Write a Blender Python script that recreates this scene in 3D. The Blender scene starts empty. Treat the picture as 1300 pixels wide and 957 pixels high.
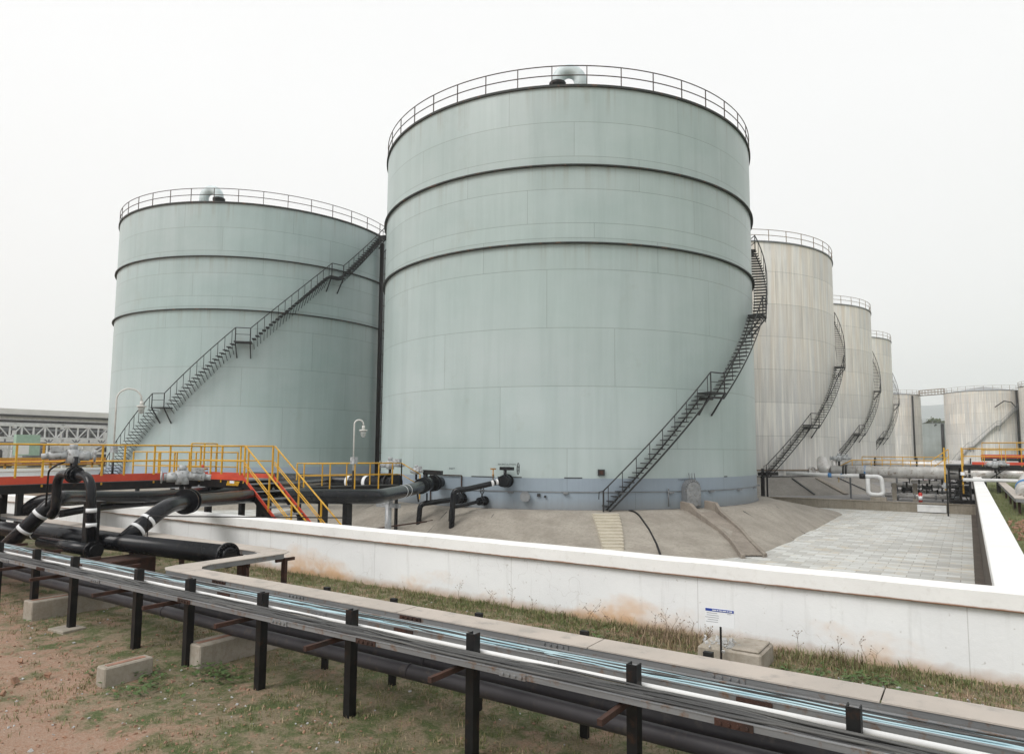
import bpy, math, random
from mathutils import Vector, Matrix, noise
random.seed(7)
R_ = math.radians
PI = math.pi
sc = bpy.context.scene
COL = sc.collection

# ------------------------------------------------------------------ materials
def new_mat(name):
    m = bpy.data.materials.new(name); m.use_nodes = True
    nt = m.node_tree; b = nt.nodes['Principled BSDF']
    return m, nt, b
def N(nt, t, **kw):
    n = nt.nodes.new(t)
    for k, v in kw.items(): setattr(n, k, v)
    return n
def L(nt, a, b): nt.links.new(a, b)
def math_(nt, op, a, b=None, c=None, clamp=False):
    n = N(nt, 'ShaderNodeMath', operation=op, use_clamp=clamp)
    for i, v in enumerate((a, b, c)):
        if v is None: continue
        if isinstance(v, (int, float)): n.inputs[i].default_value = v
        else: L(nt, v, n.inputs[i])
    return n.outputs[0]
def mixc(nt, f, a, b, mode='MIX'):
    n = N(nt, 'ShaderNodeMix', data_type='RGBA', blend_type=mode)
    for i, v in ((0, f), (6, a), (7, b)):
        if isinstance(v, (int, float)): n.inputs[i].default_value = v
        elif isinstance(v, tuple): n.inputs[i].default_value = (*v[:3], 1)
        else: L(nt, v, n.inputs[i])
    return n.outputs[2]
def coords(nt, scale=(1, 1, 1), kind='Object', loc=(0, 0, 0)):
    tc = N(nt, 'ShaderNodeTexCoord'); mp = N(nt, 'ShaderNodeMapping')
    mp.inputs['Scale'].default_value = scale; mp.inputs['Location'].default_value = loc
    L(nt, tc.outputs[kind], mp.inputs['Vector']); return mp.outputs[0]
def world_coords(nt, scale=(1, 1, 1)):
    g = N(nt, 'ShaderNodeNewGeometry'); mp = N(nt, 'ShaderNodeMapping')
    mp.inputs['Scale'].default_value = scale
    L(nt, g.outputs['Position'], mp.inputs['Vector']); return mp.outputs[0]
def noise_(nt, vec, scale, detail=4, rough=.55, dist=0):
    n = N(nt, 'ShaderNodeTexNoise'); n.inputs['Scale'].default_value = scale
    n.inputs['Detail'].default_value = detail; n.inputs['Roughness'].default_value = rough
    n.inputs['Distortion'].default_value = dist
    L(nt, vec, n.inputs['Vector']); return n.outputs['Fac']
def ramp(nt, f, p0, p1, v0=0., v1=1.):
    n = N(nt, 'ShaderNodeMapRange'); n.inputs[1].default_value = p0; n.inputs[2].default_value = p1
    n.inputs[3].default_value = v0; n.inputs[4].default_value = v1
    L(nt, f, n.inputs[0]); return n.outputs[0]
def bump(nt, b, h, strength=.3, dist=.02):
    n = N(nt, 'ShaderNodeBump'); n.inputs['Strength'].default_value = strength
    n.inputs['Distance'].default_value = dist
    L(nt, h, n.inputs['Height']); L(nt, n.outputs[0], b.inputs['Normal'])

def simple(name, c1, c2=None, rough=.6, metal=0., scale=3., stretch=(1, 1, 1), lo=.35, hi=.65, bmp=.1, bdist=.01, c3=None, s3=12., spec=.5):
    m, nt, b = new_mat(name)
    v = world_coords(nt, stretch)
    f = noise_(nt, v, scale)
    col = mixc(nt, ramp(nt, f, lo, hi), c1, c2 or tuple(x * .8 for x in c1))
    if c3:
        f3 = noise_(nt, world_coords(nt), s3, 6, .65)
        col = mixc(nt, ramp(nt, f3, .55, .68), col, c3)
    L(nt, col, b.inputs['Base Color'])
    b.inputs['Roughness'].default_value = rough; b.inputs['Metallic'].default_value = metal
    b.inputs['Specular IOR Level'].default_value = spec
    if bmp: bump(nt, b, noise_(nt, world_coords(nt, stretch), scale * 6, 5, .6), bmp, bdist)
    return m

MAT = {}
MAT['black_pipe'] = simple('black pipe paint', (.006, .007, .009), (.012, .013, .016), rough=.24, scale=1.2, bmp=.05, spec=.27, c3=(.022, .02, .019), s3=5)
MAT['dull_pipe'] = simple('dull dark pipe wrap', (.034, .031, .037), (.052, .048, .055), rough=.5, scale=1.5, bmp=.1, c3=(.075, .065, .06), s3=7)
MAT['black_steel'] = simple('black steel', (.006, .006, .007), (.012, .012, .012), rough=.5, scale=5, bmp=.1, c3=(.035, .018, .011), s3=9, spec=.3)
MAT['stair_steel'] = simple('dark stair steel', (.012, .013, .014), (.02, .02, .021), rough=.6, scale=3, bmp=0)
MAT['rail_steel'] = simple('rail steel rusting', (.045, .032, .03), (.065, .04, .03), rough=.65, scale=2, bmp=0)
MAT['rust_rail'] = simple('tan rusty rail', (.17, .115, .07), (.22, .15, .09), rough=.7, scale=2, bmp=0)
MAT['girder'] = simple('shadow-dark girder edge', (.018, .022, .02), (.03, .035, .032), rough=.7, scale=2, bmp=0, c3=(.12, .06, .035), s3=3)  # near-black tone stands for shadow under the rings, rust blotches over it
MAT['yellow'] = simple('yellow railing paint', (.66, .38, .022), (.55, .29, .02), rough=.45, scale=4, bmp=.05, c3=(.36, .17, .03), s3=14)
MAT['red_beam'] = simple('red oxide toe board', (.60, .075, .03), (.48, .05, .025), rough=.5, scale=2, bmp=.05)
MAT['rust'] = simple('rusted angle iron', (.062, .026, .017), (.03, .018, .014), rough=.95, scale=8, bmp=.3)
MAT['galv'] = simple('galvanised steel', (.34, .35, .36), (.24, .255, .265), rough=.48, metal=.35, scale=4, bmp=.1, c3=(.2, .17, .14), s3=10)
MAT['tray_side'] = simple('weathered tray side', (.24, .245, .25), (.17, .175, .18), rough=.6, metal=.25, scale=3, stretch=(.3, 1, 6), bmp=.15, c3=(.17, .11, .075), s3=9)
MAT['lid'] = simple('beige tray lid', (.47, .415, .365), (.39, .35, .31), rough=.6, scale=1.5, bmp=.08, c3=(.33, .3, .27), s3=6)
MAT['cable_grey'] = simple('grey cable sheath', (.10, .10, .095), (.05, .05, .05), rough=.6, scale=2, bmp=0)
MAT['cable_dark'] = simple('dark cable sheath', (.022, .022, .023), (.04, .04, .04), rough=.5, scale=2, bmp=0)
MAT['cable_blue'] = simple('pale blue cable sheath', (.30, .46, .52), (.44, .58, .62), rough=.5, scale=2, bmp=0)
MAT['white_paint'] = simple('white painted conduit', (.74, .75, .75), (.62, .62, .62), rough=.4, scale=2, bmp=0)
MAT['band'] = simple('white band tape', (.78, .79, .80), (.66, .67, .68), rough=.5, scale=5, bmp=0)
MAT['blue_band'] = simple('blue band tape', (.05, .18, .42), (.08, .24, .5), rough=.5, scale=5, bmp=0)
MAT['actuator'] = simple('pale grey valve actuator', (.46, .48, .49), (.28, .29, .30), rough=.5, scale=7, bmp=.15, c3=(.10, .08, .06), s3=14)
MAT['insul'] = simple('aluminium pipe cladding', (.62, .61, .59), (.46, .445, .43), rough=.42, metal=.35, scale=1.6, stretch=(1.5, 1, 1), bmp=.12, c3=(.25, .2, .16), s3=3)
MAT['orange'] = simple('orange hydrant red', (.62, .08, .04), (.5, .05, .03), rough=.5, bmp=0)
MAT['extinguisher'] = simple('red extinguisher', (.55, .03, .02), (.45, .03, .02), rough=.35, bmp=0)
MAT['brass'] = simple('brass fitting', (.45, .25, .08), (.3, .16, .06), rough=.4, metal=.6, scale=20, bmp=0)
MAT['lampwhite'] = simple('white lamp post paint', (.66, .66, .63), (.5, .5, .47), rough=.45, bmp=0)
MAT['glass'] = simple('cloudy lamp glass', (.5, .52, .5), (.36, .38, .37), rough=.15, bmp=0)
MAT['brick_red'] = simple('red brick rubble', (.36, .19, .13), (.27, .15, .11), rough=.9, scale=12, bmp=.4)
MAT['sign_white'] = simple('sign board white', (.82, .84, .87), (.78, .8, .83), rough=.4, bmp=0)
MAT['sign_blue'] = simple('sign board blue', (.015, .05, .30), (.02, .06, .33), rough=.4, bmp=0)
MAT['ink'] = simple('sign grey ink', (.33, .35, .38), (.3, .3, .33), rough=.6, bmp=0)
MAT['stencil'] = simple('black stencil paint', (.03, .035, .035), (.05, .055, .055), rough=.7, bmp=0)
MAT['green_cab'] = simple('pale green cabinet', (.36, .52, .42), (.3, .45, .36), rough=.5, bmp=0)
MAT['steel_blue'] = simple('blue painted steel', (.05, .16, .26), (.07, .2, .3), rough=.5, bmp=0)
MAT['white_steel'] = simple('white painted steelwork', (.72, .73, .73), (.58, .59, .60), rough=.5, scale=2, bmp=0)
MAT['grey_steel'] = simple('grey steelwork', (.22, .23, .24), (.14, .15, .16), rough=.6, scale=2, bmp=0)
MAT['dark_plant'] = simple('dark plant equipment', (.03, .032, .035), (.06, .06, .06), rough=.6, scale=2, bmp=0)
MAT['roof_white'] = simple('white roof sheet', (.70, .70, .68), (.62, .62, .60), rough=.5, scale=.5, bmp=0)

def concrete(name, c1, c2, stain, scale=1.2, bm=.25, streak=True):
    m, nt, b = new_mat(name)
    v = world_coords(nt)
    f1 = noise_(nt, v, scale, 8, .6)
    f2 = noise_(nt, v, scale * 9, 6, .7)
    col = mixc(nt, ramp(nt, f1, .35, .65), c1, c2)
    col = mixc(nt, ramp(nt, f2, .45, .75, 0, .45), col, stain)
    if streak:
        fs = noise_(nt, world_coords(nt, (6, 6, .35)), 1.3, 5, .6)
        col = mixc(nt, ramp(nt, fs, .52, .72, 0, .5), col, stain)
    L(nt, col, b.inputs['Base Color']); b.inputs['Roughness'].default_value = .9
    bump(nt, b, noise_(nt, v, 22, 8, .7), bm, .02)
    return m
MAT['mound'] = concrete('mound concrete', (.25, .225, .19), (.345, .315, .27), (.155, .135, .112), .8, .4)
MAT['mound_grey'] = concrete('grey mound concrete', (.21, .195, .175), (.28, .26, .235), (.11, .10, .085), .6, .3)
MAT['concrete'] = concrete('plinth concrete', (.30, .27, .22), (.40, .36, .31), (.17, .13, .09), 2.0, .35)
MAT['kerb_conc'] = concrete('kerb concrete', (.24, .21, .165), (.31, .28, .23), (.12, .10, .075), .8, .3)
MAT['drain_conc'] = concrete('drain wall concrete', (.215, .185, .155), (.29, .255, .215), (.12, .10, .082), 1.4, .3)
MAT['steps'] = concrete('sandy steps concrete', (.45, .41, .33), (.52, .48, .395), (.30, .26, .2), 1.5, .3, False)
MAT['terrace'] = concrete('terrace concrete', (.20, .195, .19), (.30, .29, .29), (.11, .10, .095), .5, .2, False)

def wall_mat(name='white limewashed wall', inner=False):
    m, nt, b = new_mat(name)
    v = world_coords(nt)
    g = N(nt, 'ShaderNodeNewGeometry'); sp = N(nt, 'ShaderNodeSeparateXYZ'); L(nt, g.outputs['Position'], sp.inputs[0])
    f1 = noise_(nt, v, .7, 6, .6)
    col = mixc(nt, ramp(nt, f1, .3, .7), (.75, .765, .78), (.83, .845, .855))
    fs = noise_(nt, world_coords(nt, (5, 5, .4)), 1.5, 6, .65)                       # vertical run marks
    col = mixc(nt, ramp(nt, fs, .56, .8, 0, .45), col, (.48, .48, .47))
    spk = noise_(nt, v, 16, 3, .5)
    col = mixc(nt, ramp(nt, spk, .70, .76, 0, .5), col, (.36, .33, .3))
    jx = math_(nt, 'FRACT', math_(nt, 'DIVIDE', math_(nt, 'ADD', sp.outputs[0], 100.6), 3.35))
    col = mixc(nt, math_(nt, 'MULTIPLY', math_(nt, 'LESS_THAN', jx, .0035), .45), col, (.35, .34, .33))
    ck = N(nt, 'ShaderNodeTexVoronoi', feature='DISTANCE_TO_EDGE'); ck.inputs['Scale'].default_value = .9
    dv = N(nt, 'ShaderNodeVectorMath', operation='ADD'); nz = N(nt, 'ShaderNodeTexNoise'); nz.inputs['Scale'].default_value = 3.; L(nt, v, nz.inputs['Vector']); L(nt, nz.outputs['Color'], dv.inputs[0]); L(nt, v, dv.inputs[1]); L(nt, dv.outputs[0], ck.inputs['Vector'])
    ckm = math_(nt, 'MULTIPLY', math_(nt, 'LESS_THAN', ck.outputs['Distance'], .0035), ramp(nt, noise_(nt, v, .8, 3), .48, .6, 0, .5))
    col = mixc(nt, ckm, col, (.4, .38, .35))
    # earth splashed on the foot of the wall, uneven
    fo = noise_(nt, world_coords(nt, (.35, .35, .5)), 1.0, 5, .65)
    hgt = math_(nt, 'ADD', sp.outputs[2], math_(nt, 'MULTIPLY', math_(nt, 'SUBTRACT', .62, fo), 1.7))
    st = ramp(nt, hgt, .08, .55, .85, 0)
    st = math_(nt, 'MULTIPLY', st, ramp(nt, fo, .5, .62))
    col = mixc(nt, st, col, (.66, .40, .20))
    low = math_(nt, 'ADD', sp.outputs[2], math_(nt, 'MULTIPLY', noise_(nt, v, 5, 4), -.14))
    col = mixc(nt, ramp(nt, low, -.05, .1, .75, 0), col, (.42, .27, .16))
    # bund side: bare concrete under the coping, grime and shade in one dark colour
    ins = math_(nt, 'LESS_THAN', sp.outputs[2], -.03)
    if inner: col = mixc(nt, 1., col, (.16, .135, .11))
    L(nt, col, b.inputs['Base Color']); b.inputs['Roughness'].default_value = .85
    bump(nt, b, noise_(nt, v, 14, 8, .65), .25, .015)
    return m
MAT['wall'] = wall_mat()
MAT['wall_in'] = concrete('grimy shade-dark bund concrete', (.075, .06, .048), (.11, .09, .072), (.04, .032, .025), .9, .3)  # shade on the inner faces is put into this dark tone, with grime
def coping_mat():
    m, nt, b = new_mat('white coping paint'); v = world_coords(nt)
    col = mixc(nt, ramp(nt, noise_(nt, v, 1.2, 6, .6), .3, .7), (.74, .735, .72), (.83, .83, .82))
    col = mixc(nt, ramp(nt, noise_(nt, v, 9, 6, .7), .55, .8, 0, .5), col, (.52, .49, .45))
    g = N(nt, 'ShaderNodeNewGeometry'); sp = N(nt, 'ShaderNodeSeparateXYZ'); L(nt, g.outputs['Position'], sp.inputs[0])
    edge = math_(nt, 'ADD', sp.outputs[2], math_(nt, 'MULTIPLY', noise_(nt, v, 4, 5), -.03))
    col = mixc(nt, ramp(nt, edge, .868, .885, .9, 0), col, (.30, .13, .06))          # brown drip line on the lower arris
    L(nt, col, b.inputs['Base Color']); b.inputs['Roughness'].default_value = .8
    bump(nt, b, noise_(nt, v, 12, 8, .65), .25, .012); return m
MAT['coping'] = coping_mat()

def paving_mat():
    m, nt, b = new_mat('pale block paving'); v = world_coords(nt)
    br = N(nt, 'ShaderNodeTexBrick'); L(nt, v, br.inputs['Vector'])
    br.offset = .5
    for k, val in (('Color1', (.40, .395, .37, 1)), ('Color2', (.62, .63, .61, 1)), ('Mortar', (.25, .235, .20, 1)), ('Scale', 1.), ('Mortar Size', .014), ('Mortar Smooth', .3), ('Bias', 0.), ('Brick Width', .78), ('Row Height', .46)):
        br.inputs[k].default_value = val
    c = br.outputs['Color']
    c = mixc(nt, ramp(nt, noise_(nt, world_coords(nt, (1, 1.6, 1)), 1.1, 4, .6), .54, .68, 0, .65), c, (.55, .46, .32))
    c = mixc(nt, ramp(nt, noise_(nt, v, .33, 5, .6), .45, .7, 0, .25), c, (.62, .63, .62))
    c = mixc(nt, ramp(nt, noise_(nt, world_coords(nt, (.5, 1.8, 1)), .9, 5, .7), .54, .64, 0, .4), c, (.46, .47, .46))
    c = mixc(nt, ramp(nt, noise_(nt, v, 7, 6, .7), .5, .75, 0, .35), c, (.30, .28, .25))
    L(nt, c, b.inputs['Base Color']); b.inputs['Roughness'].default_value = .75
    bump(nt, b, mixc(nt, .5, br.outputs['Color'], noise_(nt, v, 10, 5)), .3, .03); return m
MAT['paving'] = paving_mat()

def ground_mat():
    m, nt, b = new_mat('earth with thin grass'); v = world_coords(nt)
    big = noise_(nt, v, .55, 6, .65)
    mid = noise_(nt, v, 3.2, 6, .7)
    fine = noise_(nt, v, 38, 6, .75)
    earth = mixc(nt, ramp(nt, mid, .35, .65), (.34, .175, .105), (.39, .26, .185))
    earth = mixc(nt, ramp(nt, fine, .42, .68), earth, (.46, .35, .27))
    dry = mixc(nt, ramp(nt, fine, .35, .65), (.17, .14, .08), (.33, .27, .18))
    grn = mixc(nt, ramp(nt, fine, .35, .65), (.05, .08, .02), (.13, .155, .05))
    c = mixc(nt, ramp(nt, mid, .44, .58), dry, grn)
    # bare red earth to the lower left, turf elsewhere
    g = N(nt, 'ShaderNodeNewGeometry'); sp = N(nt, 'ShaderNodeSeparateXYZ'); L(nt, g.outputs['Position'], sp.inputs[0])
    dist = math_(nt, 'ADD', math_(nt, 'MULTIPLY', sp.outputs[1], .22), math_(nt, 'MULTIPLY', sp.outputs[0], .055))
    k = math_(nt, 'ADD', math_(nt, 'ADD', dist, math_(nt, 'MULTIPLY', big, 1.6)), math_(nt, 'MULTIPLY', mid, .7))
    c = mixc(nt, ramp(nt, k, 1.38, 1.62), earth, c)
    c = mixc(nt, ramp(nt, noise_(nt, v, 1.7, 5, .7), .54, .66, 0, .9), c, earth)
    vo = N(nt, 'ShaderNodeTexVoronoi'); vo.inputs['Scale'].default_value = 24; L(nt, v, vo.inputs['Vector'])
    c = mixc(nt, ramp(nt, vo.outputs['Distance'], .12, .05, 0, .35), c, (.42, .36, .31))
    c = mixc(nt, ramp(nt, math_(nt, 'ADD', sp.outputs[0], math_(nt, 'MULTIPLY', mid, .5)), .6, 1.0, 0, .8), c, mixc(nt, ramp(nt, fine, .35, .65), (.07, .10, .03), (.15, .17, .06)))
    grit = noise_(nt, v, 110, 3, .8)
    c = mixc(nt, ramp(nt, grit, .58, .70, 0, .5), c, (.40, .33, .27)); c = mixc(nt, ramp(nt, grit, .42, .30, 0, .6), c, (.07, .05, .035))
    L(nt, c, b.inputs['Base Color']); b.inputs['Roughness'].default_value = .95
    bump(nt, b, mixc(nt, .6, mid, fine), .9, .06); return m
MAT['ground'] = ground_mat()

def blade_mat(name, c1, c2):
    m, nt, b = new_mat(name); v = world_coords(nt)
    L(nt, mixc(nt, ramp(nt, noise_(nt, v, 6, 3), .35, .65), c1, c2), b.inputs['Base Color'])
    b.inputs['Roughness'].default_value = .7
    return m
MAT['blade_green'] = blade_mat('green grass blades', (.085, .125, .035), (.17, .20, .07))
MAT['blade_olive'] = blade_mat('olive grass blades', (.16, .15, .06), (.25, .22, .11))
MAT['blade_dry'] = blade_mat('dry grass blades', (.30, .22, .13), (.42, .33, .22))
MAT['blade_brown'] = blade_mat('dead brown stalks', (.15, .10, .06), (.25, .18, .12))
MAT['leaf'] = blade_mat('weed leaves', (.045, .085, .02), (.08, .13, .035))
MAT['stone'] = simple('white limestone chips', (.50, .50, .49), (.36, .36, .355), rough=.9, scale=20, bmp=.3)
MAT['red_stone'] = simple('reddish stones', (.34, .19, .12), (.26, .17, .12), rough=.9, scale=20, bmp=.3)
MAT['tree_leaf'] = blade_mat('far tree leaves', (.05, .075, .03), (.09, .12, .05))
MAT['bark'] = simple('bark', (.12, .09, .07), (.08, .06, .05), rough=.9, bmp=.2)
MAT['hill'] = simple('haze-blue forested hill', (.06, .085, .10), (.08, .11, .125), rough=1, scale=.01, bmp=0)  # blue cast of distance haze put into the forest colour

def shell_mat(name, seams, c1, c2, joint_len, band=None, band_h=0., silver=False):
    """plate joints at the real course heights, staggered vertical joints, run marks"""
    m, nt, b = new_mat(name)
    tc = N(nt, 'ShaderNodeTexCoord'); sp = N(nt, 'ShaderNodeSeparateXYZ'); L(nt, tc.outputs['Object'], sp.inputs[0])
    ang = math_(nt, 'ARCTAN2', sp.outputs[1], sp.outputs[0]); z = sp.outputs[2]
    arc = math_(nt, 'MULTIPLY', ang, 12.3)
    line = None; idx = None
    for s in seams:
        l = math_(nt, 'LESS_THAN', math_(nt, 'ABSOLUTE', math_(nt, 'SUBTRACT', z, s)), .016)
        g = math_(nt, 'GREATER_THAN', z, s)
        line = l if line is None else math_(nt, 'MAXIMUM', line, l)
        idx = g if idx is None else math_(nt, 'ADD', idx, g)
    u = math_(nt, 'ADD', math_(nt, 'DIVIDE', arc, joint_len), math_(nt, 'MULTIPLY', idx, .37))
    fr = math_(nt, 'FRACT', math_(nt, 'ADD', u, 50.)); cell = math_(nt, 'FLOOR', math_(nt, 'ADD', u, 50.))
    vj = math_(nt, 'LESS_THAN', fr, .022 / joint_len * 1.2)
    cv = N(nt, 'ShaderNodeCombineXYZ'); L(nt, cell, cv.inputs[0]); L(nt, idx, cv.inputs[1])
    wn = N(nt, 'ShaderNodeTexWhiteNoise', noise_dimensions='2D'); L(nt, cv.outputs[0], wn.inputs['Vector'])
    # unrolled coordinates for streaks
    uv = N(nt, 'ShaderNodeCombineXYZ'); L(nt, arc, uv.inputs[0]); L(nt, z, uv.inputs[1])
    def uvn(sx, sz, sc_, d=5, r=.6):
        mp = N(nt, 'ShaderNodeMapping'); mp.inputs['Scale'].default_value = (sx, sz, 1); L(nt, uv.outputs[0], mp.inputs['Vector'])
        return noise_(nt, mp.outputs[0], sc_, d, r)
    streak = uvn(1.3, .07, 1.0, 6, .6); blot = uvn(.18, .18, 1.0, 5, .6); fine = uvn(5, .25, 1., 5, .7)
    col = mixc(nt, ramp(nt, blot, .3, .7), c1, c2)
    if silver:
        col = mixc(nt, ramp(nt, streak, .40, .60, 0, .85), col, (.72, .64, .54))
        col = mixc(nt, ramp(nt, fine, .50, .68, 0, .6), col, (.50, .485, .47))
        low = math_(nt, 'ADD', z, math_(nt, 'MULTIPLY', blot, 9.))
        col = mixc(nt, ramp(nt, low, 10., 17., .6, 0), col, (.55, .56, .565))
        fine2 = uvn(3.4, .12, 1., 4, .6)
        col = mixc(nt, ramp(nt, fine2, .48, .66, 0, .75), col, (.93, .90, .83))
    else:
        big_ = uvn(.07, .11, 1., 6, .62)
        col = mixc(nt, ramp(nt, big_, .42, .62, 0, .5), col, (.48, .535, .545))
        col = mixc(nt, ramp(nt, streak, .46, .70, 0, .36), col, tuple(x * .8 for x in c1))
        pat = uvn(.45, .3, 1., 7, .7)
        col = mixc(nt, ramp(nt, pat, .60, .68, 0, .3), col, (.30, .34, .31))
        col = mixc(nt, ramp(nt, fine, .5, .75, 0, .3), col, tuple(x * 1.14 for x in c2))
        drip = uvn(2.2, .05, 1., 3, .5)
        col = mixc(nt, ramp(nt, drip, .70, .78, 0, .35), col, (.33, .34, .25))
    if band:
        for gz in (17.72, 13.57, 22.0):
            dd = math_(nt, 'SUBTRACT', gz, z); inr = math_(nt, 'MULTIPLY', math_(nt, 'GREATER_THAN', dd, 0.), ramp(nt, dd, 0., 1.7, 1, 0))
            rr_ = uvn(2.6, .03, 1., 4, .6); col = mixc(nt, math_(nt, 'MULTIPLY', inr, ramp(nt, rr_, .54, .70, 0, .55)), col, (.24, .22, .17))
        e = math_(nt, 'LESS_THAN', z, band_h)
        bc = mixc(nt, ramp(nt, blot, .3, .7), band, tuple(x * 1.15 for x in band))
        bc = mixc(nt, ramp(nt, fine, .5, .8, 0, .3), bc, tuple(x * .72 for x in band))
        bc = mixc(nt, ramp(nt, math_(nt, 'ADD', z, math_(nt, 'MULTIPLY', fine, -.5)), -.2, .35, .5, 0), bc, (.22, .21, .19))
        col = mixc(nt, e, col, bc)
    col = mixc(nt, ramp(nt, wn.outputs[0], 0, 1, 0, .10 if not silver else .22), col, (.2, .24, .22) if not silver else (.3, .3, .3))
    jl = math_(nt, 'MAXIMUM', line, vj)
    col = mixc(nt, math_(nt, 'MULTIPLY', jl, .5), col, (.12, .14, .13))
    L(nt, col, b.inputs['Base Color'])
    b.inputs['Roughness'].default_value = .45 if silver else .36
    b.inputs['Metallic'].default_value = .1 if silver else 0
    h = math_(nt, 'ADD', math_(nt, 'MULTIPLY', jl, -.5), math_(nt, 'MULTIPLY', blot, 1.5))
    bump(nt, b, h, .25, .03)
    return m
GREEN = ((.330, .412, .403), (.388, .470, .458))
MAT['shell_green'] = shell_mat('seafoam tank paint', [.9, 3.05, 6.18, 9.17, 12.2, 13.85, 14.64, 16.45, 18.2, 20.06], *GREEN, 9.4, (.238, .288, .340), 1.56)
MAT['shell_green_b'] = shell_mat('seafoam tank paint weathered', [.9, 3.05, 6.18, 9.17, 12.2, 13.85, 14.64, 16.45, 18.2, 20.06], (.32, .41, .405), (.365, .46, .452), 8.3, (.30, .36, .44), 1.56)
SIL = ((.66, .65, .63), (.82, .805, .775))
MAT['shell_silver'] = shell_mat('weathered aluminium paint', [.55, 3.6, 6.6, 9.6, 12.6, 15.6, 18.6], *SIL, 7.7, silver=True)
MAT['shell_far'] = shell_mat('far tank aluminium paint', [.5, 2.4, 4.8, 7.2, 9.6, 12.0, 14.4, 16.4], (.50, .50, .49), (.60, .59, .575), 5.2, silver=True)
MAT['shell_dark'] = shell_mat('grey green far tank', [2.5, 5, 7.5], (.24, .27, .265), (.30, .33, .32), 5.5)
MAT['roof'] = simple('tank roof paint', (.35, .40, .38), (.28, .33, .31), rough=.6, scale=.6, bmp=0)
MAT['vent'] = simple('vent pipe pale blue grey', (.60, .68, .70), (.50, .58, .60), rough=.4, scale=2, bmp=0)

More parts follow.
